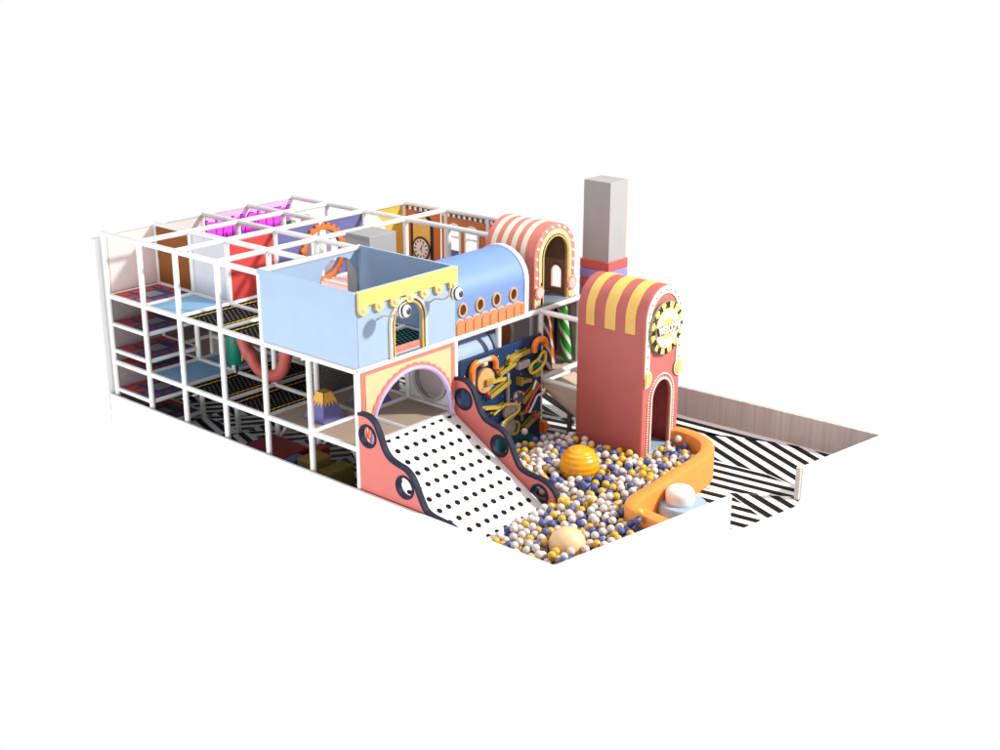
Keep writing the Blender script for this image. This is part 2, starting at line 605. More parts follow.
def plain_mat(x0, x1, y0, y1, z, m, label, group):
    return tag(MB().box(x0, x1, y0, y1, z - 0.05, z + 0.012, m).build("deck_mat", None, 0, 0.012), label, "mat", group)


def net_mat(x0, x1, y0, y1, z, label, teal=False):
    mb = MB()
    mb.box(x0, x1, y0, y1, z - 0.03, z, NETB)
    n = 18
    if not teal:
        for yy in (y0 + 0.13, y1 - 0.17):
            for k in range(n):
                a, b = x0 + (x1 - x0) * k / n, x0 + (x1 - x0) * (k + 1) / n
                o1, o2 = (0.012, -0.012) if k % 2 else (-0.012, 0.012)
                mb.add([(a, yy + o1, z + .005), (b, yy + o2, z + .005), (b, yy + o2 + .042, z + .005), (a, yy + o1 + .042, z + .005)], [(0, 1, 2, 3)], NETY)
    for i in range(11):
        for j in range(7 if not teal else 11):
            cx = x0 + (x1 - x0) * (i + .5 + (.25 if j % 2 else -.25)) / 11
            cy = y0 + 0.24 + (y1 - y0 - 0.5) * (j + .5) / 7 if not teal else y0 + (y1 - y0) * (j + .5) / 11
            w, h = (.022, .016) if not teal else (.035, .022)
            mb.add([(cx - w, cy, z + .004), (cx, cy - h, z + .004), (cx + w, cy, z + .004), (cx, cy + h, z + .004)], [(0, 1, 2, 3)], NETT if teal else NETG)
    return tag(mb.build("net_deck", None, 0), label, "net", "black rope net decks")


g = 0.06
X01, X12, X24 = (g, 1.2 - g), (1.2 + g, 2.4 - g), (2.4 + g, 3.6 - g)
carpet(g, 1.2 - g, 6 + g, 7.2 - g, L2 + .02, "patterned navy and red carpet on the topmost landing beneath brown panel")
carpet(g, 1.2 - g, 6 + g, 7.2 - g, LAND[0] + .03, "patterned carpet landing just below the topmost carpet landing")
carpet(g, 1.2 - g, 6 + g, 7.2 - g, LAND[1] + .03, "patterned carpet landing third from the top of the climbing bay")
carpet(g, 1.2 - g, 6 + g, 7.2 - g, L1 + .02, "mostly hidden patterned carpet landing level with the lower blue mat")
carpet(g, 1.2 - g, 6 + g, 7.2 - g, LAND[2] + .03, "shaded patterned carpet landing below the middle deck beam")
carpet(g, 1.2 - g, 6 + g, 7.2 - g, LAND[3] + .03, "dark patterned carpet landing nearest the ground in climbing bay")
gm = "plain foam deck mats"
plain_mat(*X01, 4.85 + g, 6 - g, L2, SKYMAT, "upper pale blue deck mat beside the topmost carpet landing", gm)
plain_mat(*X01, 4.85 + g, 6 - g, L1, SKYMAT, "lower blue deck mat behind the open pipe bays", gm)
plain_mat(*X12, 4.85 + g, 6 - g, L1, SKYMAT, "shaded blue deck mat behind the green punch bag", gm)
net_mat(*X01, 3.6 + g, 4.85 - g, L2, "upper black net deck with yellow lines beside upper blue mat")
net_mat(*X01, 2.4 + g, 3.6 - g, L2, "upper black net deck with yellow lines meeting the pale blue box")
net_mat(*X12, 3.6 + g, 4.85 - g, L2, "upper black net deck in front of the red panel")
net_mat(*X12, 2.4 + g, 3.6 - g, L2, "upper black net deck behind the pale blue box")
net_mat(*X01, 3.6 + g, 4.85 - g, L1, "lower black net deck beside the lower blue mat under the green bag")
net_mat(*X01, 2.4 + g, 3.6 - g, L1, "lower black net deck beneath the coral U shaped swing")
net_mat(*X12, 3.6 + g, 4.85 - g, L1, "lower inner black net deck behind the coral swing and green bag")
net_mat(*X12, 2.4 + g, 3.6 - g, L1, "lower inner black net deck behind the yellow topped mountain")
plain_mat(*X01, 1.2 + g, 2.4 - g, L1, BEIGE, "beige deck mat carrying the blue mountain with yellow peak", gm)
plain_mat(*X01, g, 1.2 - g, L1, BEIGE, "beige deck mat in the front corner beside the slide top", gm)
plain_mat(*X12, 1.2 + g, 2.4 - g, L1, BEIGE, "beige deck mat at the back seen through the pink arch", gm)
plain_mat(*X12, g, 1.2 - g, L1, BEIGE, "beige deck mat at the head of the dotted slide", gm)
for (xa, xb), (ya, yb), t in ((X01, (g, 1.2 - g), "black net floor with teal dashes at the front inside the blue box"),
                              (X12, (g, 1.2 - g), "black net floor with teal dashes behind the arched window"),
                              (X12, (1.2 + g, 2.4 - g), "black net floor with teal dashes at the back inside the blue box"),
                              (X01, (1.2 + g, 2.4 - g), "black net floor with teal dashes in the left back of the blue box")):
    net_mat(xa, xb, ya, yb, L2, t, True)
plain_mat(GX[2] + g, GX[4] - g, 3.6 + g, 4.85 - g, L2, PALEPINK, "pale pink upper deck mat in front of the gear panel", gm)
plain_mat(GX[2] + g, GX[4] - g, 2.4 + g, 3.6 - g, L2, BEIGE, "beige upper deck mat around the short grey pillar", gm)
plain_mat(GX[1] + g, GX[4] - g, 4.85 + g, 7.2 - g, L2, WALLPINK, "blush upper deck mat below the magenta lettered panel", gm)
plain_mat(GX[4] + g, GX[5] - g, g, 1.2 - g, L1, BEIGE, "beige deck mat under the candy striped poles", gm)
plain_mat(GX[4] + g, GX[5] - g, 1.2 + g, 4.85 - g, L2, BEIGE, "beige upper deck mat along the clock and window panels", gm)


# ------------------------------------------------------------------ inner partitions
def slab(name, plane, at, u0, u1, v0, v1, m, label, th=0.035, group="soft wall panels in the frame"):
    return tag(MB().panel(rect(u0, u1, v0, v1), [], plane, at, th, m).build(name, None, 0, 0.008), label, "panel", group)


gp = "soft wall panels in the frame"
slab("wall_panel", 'Y', 7.16, 0.06, 1.15, L2 + .06, TOP - .06, WALLPINK, "blush panel at the far end above the topmost carpet landing")
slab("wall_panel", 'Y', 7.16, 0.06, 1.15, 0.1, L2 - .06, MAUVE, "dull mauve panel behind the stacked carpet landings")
slab("wall_panel", 'Y', 7.17, 1.26, 2.34, L2 + .06, TOP - .06, WALLPINK, "blush panel between brown panel and magenta lettered panel")
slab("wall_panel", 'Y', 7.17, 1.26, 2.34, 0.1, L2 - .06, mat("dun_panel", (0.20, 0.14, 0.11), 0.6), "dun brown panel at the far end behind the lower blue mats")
slab("wall_panel", 'X', 1.2, 6.06, 7.14, L2 + .06, TOP - .06, BROWN, "chocolate brown panel beside the topmost carpet landing")
slab("wall_panel", 'X', 1.2, 4.91, 5.94, L2 + .06, TOP - .06, GREYWH, "pale grey panel between the brown and red panels")
slab("wall_panel", 'Y', 4.84, 1.26, 2.34, L2 + .06, TOP - .06, REDP, "bright red panel beside the pale grey panel")
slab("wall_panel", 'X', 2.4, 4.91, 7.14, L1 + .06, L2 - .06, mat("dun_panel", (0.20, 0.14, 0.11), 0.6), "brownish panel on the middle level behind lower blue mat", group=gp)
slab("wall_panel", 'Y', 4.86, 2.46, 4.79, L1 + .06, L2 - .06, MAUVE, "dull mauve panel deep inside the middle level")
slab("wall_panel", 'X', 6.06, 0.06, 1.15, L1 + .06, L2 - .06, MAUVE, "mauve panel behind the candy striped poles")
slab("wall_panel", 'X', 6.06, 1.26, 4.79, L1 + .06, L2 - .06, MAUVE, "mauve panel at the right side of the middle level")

# magenta panel with letters
t = thing("lettered_panel", "magenta panel with big outlined letters at the top back", "panel", (3.6, 7.16, L2))
MB().panel(rect(2.46, 4.79, L2 + .06, TOP - .06), [], 'Y', 7.15, 0.03, MAGL).build("backing", t, 0)
MB().panel([(2.5, L2 + .1), (4.75, L2 + .1)] + [(4.75 - 2.25 * i / 16, 3.76 + 0.03 * math.sin(i * 2.1)) for i in range(17)], [], 'Y', 7.14, 0.008, MAG).build("letter_ground", t, 0)
text_mesh("NAUGHTY", 1.36, 0.004, BLACK, "letter_outline", on_y(3.57, 7.132, 3.27), t, 0.03, 0.352)
text_mesh("NAUGHTY", 1.36, 0.006, MAG, "lettering", on_y(3.57, 7.124, 3.27), t, 0.012, 0.352)

# slate blue panel with the gear opening
gc, gz, gr = 3.63, 3.29, 0.49
t = thing("gear_panel", "slate blue panel with round opening framed by orange gear", "panel", (3.6, 4.85, L2))
MB().panel(rect(2.46, 4.79, L2 + .06, TOP - .05), [circle(gc, gz, gr - .02, 40)], 'Y', 4.84, 0.035, NAVYP).build("backing", t, 40, 0.006)
gear = []
for k in range(24):
    for da, rr in ((-.34, .585), (-.24, .63), (.24, .63), (.34, .585)):
        an = 2 * PI * (k + da) / 24
        gear.append((gc + rr * math.cos(an), gz + rr * math.sin(an)))
ring(gear, circle(gc, gz, gr, 40), 'Y', 4.785, 0.05, mat("gear_orange", (0.62, 0.17, 0.035), 0.5), "gear_ring", t, 0.006)

# ochre panel with white arc
t = thing("arched_panel", "ochre yellow panel with white curved edge at the back", "panel", (5.5, 4.85, L2))
MB().panel(rect(4.92, 6.02, L2 + .06, TOP - .05), [circle(5.05, 3.42, 0.10, 20)], 'Y', 4.86, 0.03, OCHRE).build("backing", t, 0)
MB().panel(arc(4.92, 3.3, 0.58, PI / 2, 0, 20)[::1] + [(4.92, 3.3)], [], 'Y', 4.84, 0.015, BULB).build("white_arc", t, 40)

# clock panel and window panel on the right edge
t = thing("clock_wall", "rust orange panel with tall yellow arch and a white clock", "panel", (6.06, 4.3, L2))
MB().panel(rect(3.78, 4.79, L2 + .06, TOP - .05), [], 'X', 6.06, 0.035, RUST).build("backing", t, 0)
MB().panel(arch(4.30, 2.78, 0.33, 3.50, 20), [], 'X', 6.045, 0.014, BLACK).build("arch_border", t, 40)
MB().panel(arch(4.30, 2.80, 0.255, 3.50, 20), [], 'X', 6.033, 0.011, STRIPEY).build("arch_field", t, 40)
MB().panel(circle(4.30, 3.02, 0.27), [], 'X', 6.015, 0.016, DKRED).build("clock_rim", t, 40)
cf = MB().panel(circle(4.30, 3.02, 0.22), [], 'X', 6.005, 0.009, BULB).build("clock_face", t, 40)
for k in range(12):
    an = 2 * PI * k / 12
    MB().panel([(4.30 - math.sin(an) * a + math.cos(an) * b * .5, 3.02 + math.cos(an) * a + math.sin(an) * b * .5) for a, b in ((.15, -.03), (.15, .03), (.20, .03), (.20, -.03))], [], 'X', 5.999, 0.005, BLACK).build("hour_mark", cf, 0)
for an, ln in ((0.6, 0.14), (2.6, 0.10)):
    MB().panel([(4.30 - math.sin(an) * a + math.cos(an) * b, 3.02 + math.cos(an) * a + math.sin(an) * b) for a, b in ((-.02, -.012), (-.02, .012), (ln, .006), (ln, -.006))], [], 'X', 5.996, 0.002, BLACK).build("clock_hand", cf, 0)


def checker(parent, u0, u1):
    mb = MB()
    n = int((u1 - u0) / 0.075)
    for k in range(n):
        a = u0 + (u1 - u0) * k / n
        mb.panel(rect(a, a + (u1 - u0) / n, 3.84, 3.91), [], 'X', 6.052, 0.007, TEAL if k % 2 else BULB)
    mb.build("checker_trim", parent, 0)


checker(t, 3.82, 4.77)
t = thing("window_panel", "rust orange panel with white framed arched windows beside the clock panel", "panel", (6.06, 2.5, L2))
ops = [arch(3.35, 2.85, 0.155, 3.52, 14), arch(2.84, 2.85, 0.155, 3.52, 14), arch(1.95, 2.85, 0.155, 3.52, 14)]
MB().panel(rect(1.32, 3.72, L2 + .06, TOP - .05), ops, 'X', 6.06, 0.035, RUST).build("backing", t, 40)
for cy in (3.35, 2.84, 1.95):
    w = ring(arch(cy, 2.80, 0.20, 3.52, 14), arch(cy, 2.85, 0.15, 3.52, 14), 'X', 6.03, 0.05, BULB, "window", t, 0.005)
    MB().panel(rect(cy - .15, cy + .15, 2.85, 3.12), [], 'X', 6.07, 0.015, NAVYP).build("lower_pane", w, 0)
    MB().panel(rect(cy - .15, cy + .15, 3.40, 3.44), [], 'X', 6.05, 0.02, BULB).build("glazing_bar", w, 0)
checker(t, 1.34, 3.70)

# wall with round tube mouth behind the pink arch
t = thing("tube_wall", "pale grey wall with a round tube mouth seen through the pink arch", "panel", (2.4, 0.6, L1))
MB().panel(rect(0.06, 1.14, L1 + .06, L2 - .06), [circle(0.62, 1.80, 0.37, 36)], 'X', 2.41, 0.035, GREYWH).build("backing", t, 40)
ring(circle(0.62, 1.80, 0.43, 36), circle(0.62, 1.80, 0.36, 36), 'X', 2.36, 0.05, GREYP, "mouth_ring", t, 0.01)
MB().panel(circle(0.62, 1.80, 0.36, 36), [], 'X', 2.455, 0.02, MAUVE).build("tube_curtain", t, 40)
slab("wall_panel", 'Y', 2.36, 1.26, 2.34, L1 + .06, L2 - .06, mat("speckle_panel", (0.10, 0.095, 0.09), 0.8, 0.5, 40), "dark speckled net panel seen through the left of pink arch")
# crawl tube and mouth panel above the marble board
t = thing("crawl_tube", "light blue crawl tube with darker collar above the marble board", "crawl tube", (2.9, 0.62, 1.9))
MB().tube([(2.50, .62, 2.05), (3.72, .62, 2.05)], 0.44, BLUE, 32).build("tube", t)
MB().tube([(3.70, .62, 2.05), (3.84, .62, 2.05)], 0.48, mat("collar_blue", (0.10, 0.16, 0.24), 0.5), 32).build("collar", t)
slab("wall_panel", 'Y', 1.16, 2.46, 4.8, L1 + .06, L2 - .06, WALLPINK, "blush panel behind the light blue crawl tube")
t = thing("ring_panel", "grey panel with cream ringed rust orange disc above the marble board", "panel", (4.2, 0.9, 2.0))
MB().lathe([(0.46, 0), (0.46, 0.05)], (4.45, 0.95, 2.06), RUST, axis=(-0.35, -0.94, 0), seg=32).build("disc", t)
MB().tube([(4.45 + .48 * math.cos(a) * .94, .93 - .48 * math.cos(a) * .35, 2.06 + .48 * math.sin(a)) for a in [2 * PI * k / 28 for k in range(28)]], 0.05, CREAM, 8, True).build("disc_ring", t)

# ------------------------------------------------------------------ pale blue box room
box = thing("blue_box_room", "pale blue open topped box room with yellow scalloped edge on the upper deck", "play house", (1.2, 1.2, L2))
BT, BB = 4.05, 2.75
MB().panel(rect(-0.03, 2.43, BB, BT), [], 'X', -0.035, 0.05, BLUE).build("side_panel", box, 0, 0.01)
MB().panel(rect(0.02, 2.36, BB, BT), [arch(0.55, BB + .05, 0.30, 3.45, 20)], 'X', 2.345, 0.05, BLUE).build("side_panel", box, 40, 0.01)
MB().panel(rect(0.02, 2.34, BB, BT), [arch(1.83, BB + .05, 0.46, 3.45, 24)], 'Y', 2.38, 0.06, BLUE, GREYP).build("back_panel", box, 40, 0.01)
wx = 1.18
fp = MB().panel(rect(0.02, 2.395, BB, BT), [arch(wx, BB + .05, 0.33, 3.32, 24)], 'Y', -0.03, 0.05, BLUE).build("front_panel", box, 40, 0.008)
win = ring(arch(wx, BB, 0.445, 3.32, 28), arch(wx, BB + .01, 0.398, 3.32, 28), 'Y', -0.075, 0.043, CREAM, "window_trim", box, 0.006)
ring(arch(wx, BB, 0.40, 3.32, 28), arch(wx, BB + .01, 0.366, 3.32, 28), 'Y', -0.065, 0.033, EYEB, "black_band", win)
ring(arch(wx, BB, 0.367, 3.32, 28), arch(wx, BB + .01, 0.327, 3.32, 28), 'Y', -0.072, 0.04, GOLD, "gold_band", win, 0.006)
dm = MB()
pth = arch(wx, BB, 0.422, 3.32, 40)
pl_ = [pth[0]] + [(pth[0][0], BB + (3.32 - BB) * k / 14) for k in range(1, 14)] + pth[1:-1] + [(pth[-1][0], 3.32 - (3.32 - BB) * k / 14) for k in range(1, 14)]
for (u, v) in pl_:
    dm.lathe([(0.016, 0), (0.016, 0.012)], (u, -0.076, v), BULB, axis=(0, -1, 0), seg=8)
dm.build("studs", win)
MB().box(wx - .325, wx + .325, -0.028, 0.03, BB + .01, BB + .15, SALM).build("sill", win, 0, 0.01)
# valance with lobes
vo = [(0.02, BT), (0.02, 3.74)]
nl = 7
for k in range(nl):
    c = 0.13 + (2.29 - 0.13) * k / (nl - 1)
    vo += arc(c, 3.74, 0.10, PI, 2 * PI, 10)
    if k < nl - 1:
        vo += [(c + .10, 3.80), (c + .26, 3.80)]
vo += [(2.395, 3.74), (2.395, BT)]
vo = [q for i, q in enumerate(vo) if i == 0 or math.dist(q, vo[i - 1]) > 1e-4]
val = MB().panel(vo, [], 'Y', -0.09, 0.055, YEL).build("valance", box, 40, 0.008)
for k in range(nl):
    MB().sphere((0.13 + (2.29 - 0.13) * k / (nl - 1), -0.095, 3.745), 0.040, mat("knob_blush", (0.85, 0.66, 0.58), 0.4), 12, 8).build("knob", val)


def eye(root, c, axis):
    st = MB()
    r0, c0 = Vector(root), Vector(c)
    pts = []
    for k in range(13):
        q = r0.lerp(c0, k / 12)
        q.z += 0.028 * math.sin(k / 12 * 2 * PI * 1.4) * (1 if k < 12 else 0)
        pts.append(q)
    st.tube(pts, 0.013, BEIGE, 8)
    so = st.build("eye_stalk", box)
    r = 0.125
    prof, ms = [], []
    n = 24
    for i in range(n + 1):
        an = PI * i / n
        prof.append((r * math.sin(an), r * math.cos(an)))
        d = an
        ms.append(PUPIL if d < 0.44 else BULB if d < 1.0 else EYEB if d < 1.22 else BULB if d < 1.55 else EYEB if d < 1.75 else BULB if d < 2.05 else EYEB)
    MB().lathe(prof, c, BULB, axis=axis, seg=28, mats=ms[:-1]).build("eyeball", so)


eye((0.50, -0.03, 3.49), (0.63, -0.50, 3.70), (0.10, -1.0, 0.10))
eye((1.75, -0.03, 3.52), (1.90, -0.50, 3.73), (0.10, -1.0, 0.10))

# ------------------------------------------------------------------ blue barrel tunnel roof
tun = thing("barrel_tunnel", "blue barrel roofed tunnel with portholes and orange scalloped skirt", "tunnel", (3.4, 0.6, L2))
TX0, TX1 = 2.42, 4.33
prof = [(0.0, 2.745)] + [(0.62 - .62 * math.cos(PI * k / 28), 3.37 + .585 * math.sin(PI * k / 28)) for k in range(29)] + [(1.24, 2.745)]
inn = [(0.04, 2.745)] + [(0.62 - .58 * math.cos(PI * k / 28), 3.37 + .545 * math.sin(PI * k / 28)) for k in range(29)] + [(1.20, 2.745)]
MB().panel(prof + inn[::-1], [], 'X', TX0, TX1 - TX0, BLUEV).build("shell", tun)
pr2 = [(-0.03, 2.745)] + [(0.62 - .655 * math.cos(PI * k / 28), 3.37 + .615 * math.sin(PI * k / 28)) for k in range(29)] + [(1.27, 2.745)]
MB().panel(pr2 + inn[::-1], [], 'X', TX1 + 0.003, 0.11, WHITE).build("end_rim", tun, 40, 0.02)
for cx in (2.60, 3.07, 3.53, 4.01):
    po = MB().panel(circle(cx, 3.19, 0.115, 32, 0.135), [circle(cx, 3.19, 0.080, 32, 0.10)], 'Y', -0.03, 0.05, GOLD).build("porthole", tun, 40, 0.008)
    MB().panel(circle(cx, 3.19, 0.084, 32, 0.104), [], 'Y', -0.008, 0.01, DKRED).build("pane", po, 40)
for k in range(9):
    cx = 2.525 + 0.2265 * k if k < 8 else 4.268
    hw = 0.111 if k < 8 else 0.058
    s_ = MB().panel(arch(cx, 2.75, hw, 2.93, 12), [], 'Y', -0.02, 0.02, EDGEP).build("scallop", tun, 40)
    MB().panel(arch(cx, 2.75, hw - .016, 2.925, 12), [], 'Y', -0.045, 0.03, ORANGE).build("scallop_pad", s_, 40, 0.012)

# ------------------------------------------------------------------ striped arched hut
hut = thing("striped_hut", "salmon and cream striped barrel roof hut with bulb framed arch on upper deck", "play house", (5.35, 0.6, L2))
HC, HS, HR = 5.30, 3.70, 0.62
bands = 9
y0, y1 = 0.07, 1.27
shell = MB()
o_ = [(HC + HR, 3.40)] + arc(HC, HS, HR, 0, PI, 28) + [(HC - HR, 2.75)]
i_ = [(HC + HR - .05, 3.40)] + arc(HC, HS, HR - .05, 0, PI, 28) + [(HC - HR + .05, 2.75)]
edges = [y0] + [0.27 + (y1 - 0.27) * k / 8 for k in range(9)]
for k in range(9):
    m = SALM if k % 2 == 0 else CREAM
    vs, fs = [], []
    n = len(o_)
    for yy in (edges[k], edges[k + 1]):
        vs += [(u, yy, v) for u, v in o_]
    for i in range(n - 1):
        fs.append((i, i + 1, n + i + 1, n + i))
    shell.add(vs, fs, m)
vs = [(u, yy, v) for yy in (y0, y1) for u, v in i_]
n = len(i_)
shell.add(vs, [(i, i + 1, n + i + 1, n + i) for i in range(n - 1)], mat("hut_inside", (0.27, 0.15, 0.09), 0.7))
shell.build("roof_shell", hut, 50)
fo_ = [(HC + HR, 2.75)] + o_[1:]
MB().panel(fo_, [arch(HC, 2.76, 0.375, HS, 28)], 'Y', y0 - 0.045, 0.044, SALM).build("front_arch", hut, 40, 0.012)
ring(arch(HC, 2.755, 0.505, HS, 28), arch(HC, 2.758, 0.385, HS, 28), 'Y', y0 - 0.062, 0.016, PEACH, "arch_band", hut, 0.005)
ring(arch(HC, 2.76, 0.415, HS, 28), arch(HC, 2.765, 0.395, HS, 28), 'Y', y0 - 0.070, 0.01, EYEB, "black_line", hut)
ring(arch(HC, 2.755, 0.396, HS, 28), arch(HC, 2.758, 0.366, HS, 28), 'Y', y0 - 0.075, 0.045, GOLD, "gold_trim", hut, 0.006)
for sx in (-1, 1):
    a_, b_ = sorted((HC + sx * .50, HC + sx * (HR - .002)))
    MB().panel(rect(a_, b_, 2.757, 3.05), [], 'Y', y0 - 0.058, 0.012, PEACH).build("arch_foot", hut, 0)
bp = [(HC - .56, 3.15 + .18 * k) for k in range(3)] + [(HC + .56 * math.cos(PI - PI * k / 9), HS + .56 * math.sin(PI * k / 9)) for k in range(10)] + [(HC + .56, 3.51 - .18 * k) for k in range(3)]
for (u, v) in bp:
    MB().lathe([(0.034, 0), (0.032, 0.012), (0.02, 0.024)], (u, y0 - .046, v), BULB, axis=(0, -1, 0), seg=14).build("bulb", hut)
for sx in (-1, 1):
    MB().lathe([(0.135, 0), (0.135, 0.03)], (HC + sx * .50, y0 - .06, 3.05), SALM, axis=(0, -1, 0), seg=28).build("disc_rim", hut, 40, 0.006)
    MB().lathe([(0.105, 0), (0.105, 0.045)], (HC + sx * .50, y0 - .06, 3.05), PALEPINK, axis=(0, -1, 0), seg=28).build("disc", hut, 40, 0.006)
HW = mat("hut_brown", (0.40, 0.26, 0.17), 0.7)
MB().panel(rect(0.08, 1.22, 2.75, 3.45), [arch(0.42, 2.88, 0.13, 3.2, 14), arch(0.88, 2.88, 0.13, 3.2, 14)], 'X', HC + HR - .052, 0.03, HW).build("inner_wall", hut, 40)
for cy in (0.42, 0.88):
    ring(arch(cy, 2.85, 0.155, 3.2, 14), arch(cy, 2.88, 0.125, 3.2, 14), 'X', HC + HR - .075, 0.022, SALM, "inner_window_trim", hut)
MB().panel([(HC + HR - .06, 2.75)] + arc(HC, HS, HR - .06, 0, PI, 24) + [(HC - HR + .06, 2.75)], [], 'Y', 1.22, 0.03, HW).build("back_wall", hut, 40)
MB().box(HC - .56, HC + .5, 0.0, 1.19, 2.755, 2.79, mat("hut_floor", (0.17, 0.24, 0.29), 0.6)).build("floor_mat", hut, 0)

# ------------------------------------------------------------------ pink arch panel above the slide
ap = thing("arch_panel", "yellow and salmon arch panel with lavender rim above the slide", "panel", (1.2, 0, L1))
AC, AZ, AR = 1.25, 1.45, 1.0
MB().panel(rect(0.065, 2.345, L1 - .02, L2 - .055), [arch(AC, L1, AR, AZ, 40)], 'Y', -0.035, 0.06, SALM).build("border", ap, 40, 0.008)
fillm = MB()
top_z = L2 - .10
n = 60
for k in range(n):
    xa, xb = 0.15 + (2.25 - 0.15) * k / n, 0.15 + (2.25 - 0.15) * (k + 1) / n

    def low(x):
        d = (AR + .03) ** 2 - (x - AC) ** 2
        return AZ + math.sqrt(d) if d > 0 else L1 + .02
    la, lb = min(low(xa), top_z - .004), min(low(xb), top_z - .004)
    fillm.add([(xa, -.043, la), (xb, -.043, lb), (xb, -.043, top_z), (xa, -.043, top_z)], [(0, 1, 2, 3)], PEACH)
fillm.build("fill", ap, 0)
scal = []
for k in range(161):
    a = PI * k / 160
    rr = AR + 0.060 + 0.030 * abs(math.sin(k / 160 * PI * 20))
    scal.append((AC + rr * math.cos(a), min(AZ + rr * math.sin(a), L2 - .09)))
scal = [q for q in scal if 0.09 < q[0] < 2.32]
inner_arc = [(AC + (AR - .01) * math.cos(PI * k / 60), AZ + (AR - .01) * math.sin(PI * k / 60)) for k in range(61)]
MB().panel(scal + [(0.24, 1.50)] + inner_arc[::-1][1:-1] + [(2.26, 1.50)], [], 'Y', -0.062, 0.017, SALM).build("scalloped_edge", ap, 40)
rim = [(AC + AR, L1 - .0)] + [(AC + (AR - .01) * math.cos(PI * k / 40), AZ + (AR - .01) * math.sin(PI * k / 40)) for k in range(41)] + [(AC - AR, L1)]
MB().tube([(u, -0.05, v) for u, v in rim], 0.042, LAV, 10).build("rim", ap)

# ------------------------------------------------------------------ dotted slide with wavy side panels
sl = thing("slide", "white dotted slide with coral wavy side panels and navy edging", "slide", (1.2, -1.2, 0))
K = 0.58


def sz(y):
    return 1.33 + K * y if y > -2.15 else max(0.02, 1.33 - K * 2.15 + (y + 2.15) * 0.3)


ys = [0.08 - 2.75 * k / 30 for k in range(31)]
bed = MB()
pts_t = [(0.08, 1.333)] + [(y, sz(y)) for y in ys if y < 0.05]
bed.panel(pts_t + [(y, z - .07) for y, z in pts_t[::-1]], [], 'X', 0.06, 2.28, SLIDEW)
nd = Vector((0, -K, 1)).normalized()
for r in range(11):
    yy = -0.06 - 0.2345 * r
    for c in range(11):
        xx = 0.18 + 0.22 * c
        if xx > 2.33:
            continue
        if yy < -2.60:
            continue
        bed.lathe([(0.052, 0.001), (0.052, 0.004)], (xx, yy, sz(yy)), DOT, axis=(0, -K, 1), seg=16)
bed.build("slide_bed", sl, 30)
wav = catmull([(0.0, 1.985), (-0.16, 2.0), (-0.30, 1.98), (-0.44, 1.88), (-0.55, 1.68), (-0.63, 1.50), (-0.75, 1.37), (-0.93, 1.31), (-1.10, 1.275), (-1.25, 1.18),
               (-1.36, 1.02), (-1.45, .84), (-1.56, .67), (-1.70, .61), (-1.88, .59), (-2.05, .575), (-2.20, .53), (-2.34, .43), (-2.42, .30), (-2.45, .15), (-2.45, 0.0)], 4)
holes = [(-.25, 1.62, .17), (-1.10, .94, .17), (-2.02, .27, .16)]
for xs in (-0.035, 2.355):
    p = MB().panel(wav + [(0.0, 0.0)], [circle(a, b, r, 28) for a, b, r in holes], 'X', xs, 0.08, PINKS).build("side_panel", sl, 40, 0.006)
    # edging follows the wave
    inner, outer = [], []
    for i, q in enumerate(wav):
        a, b = Vector(wav[max(i - 1, 0)]), Vector(wav[min(i + 1, len(wav) - 1)])
        t_ = (b - a).normalized()
        inner.append((q[0] - t_.y * 0.046, q[1] + t_.x * 0.046))
        outer.append((q[0] + t_.y * 0.008, q[1] - t_.x * 0.008))
    MB().panel(outer + inner[::-1], [], 'X', xs - .012, 0.104, NAVYB).build("edging", p, 40, 0.01)
    for a, b, r in holes:
        ring(circle(a, b, r + .042, 32), circle(a, b, r - .004, 32), 'X', xs - .014, 0.108, NAVYB, "hole_ring", p, 0.008)

# ------------------------------------------------------------------ marble run board
mr = thing("marble_run_board", "navy marble run board with orange tubes and yellow chutes beside the slide", "activity board", (3.6, 0, 0))
BX0, BX1, BY = 2.47, 4.80, -0.075
MB().box(BX0, BX1, BY, 0.0 - .06 + .05, 0.45, 2.26, MARB).build("board", mr, 0, 0.012)
MB().panel([(BX0, 0.03), (BX1, 0.03), (BX1, 0.447), (BX0, 0.447)], [], 'Y', BY + .002, 0.05, MARB).build("lower_board", mr, 0)
MB().panel([(BX0 + .02, 0.05), (BX1 - .1, 0.05), (4.6, .22), (4.3, .36), (4.0, .41), (3.6, .45), (3.0, .50), (BX0 + .02, .47)], [], 'Y', BY - .008, 0.008, MARBT).build("teal_ground", mr, 0)


def bt(pts, r, m, name, off=0.07, seg=10):
    return MB().tube([(x, BY - off, z) for x, z in pts], r, m, seg).build(name, mr)


def hook(x0, z0, x1, z1, zt):
    h = min(.15, (x1 - x0) / 2 - .001)
    a = [(x0, z0)] + [(x0 + h - h * math.cos(PI / 2 * k / 6), zt - h + h * math.sin(PI / 2 * k / 6)) for k in range(7)]
    b = [(x1 - h + h * math.sin(PI / 2 * k / 6), zt - h + h * math.cos(PI / 2 * k / 6)) for k in range(7)] + [(x1, z1)]
    return a, b


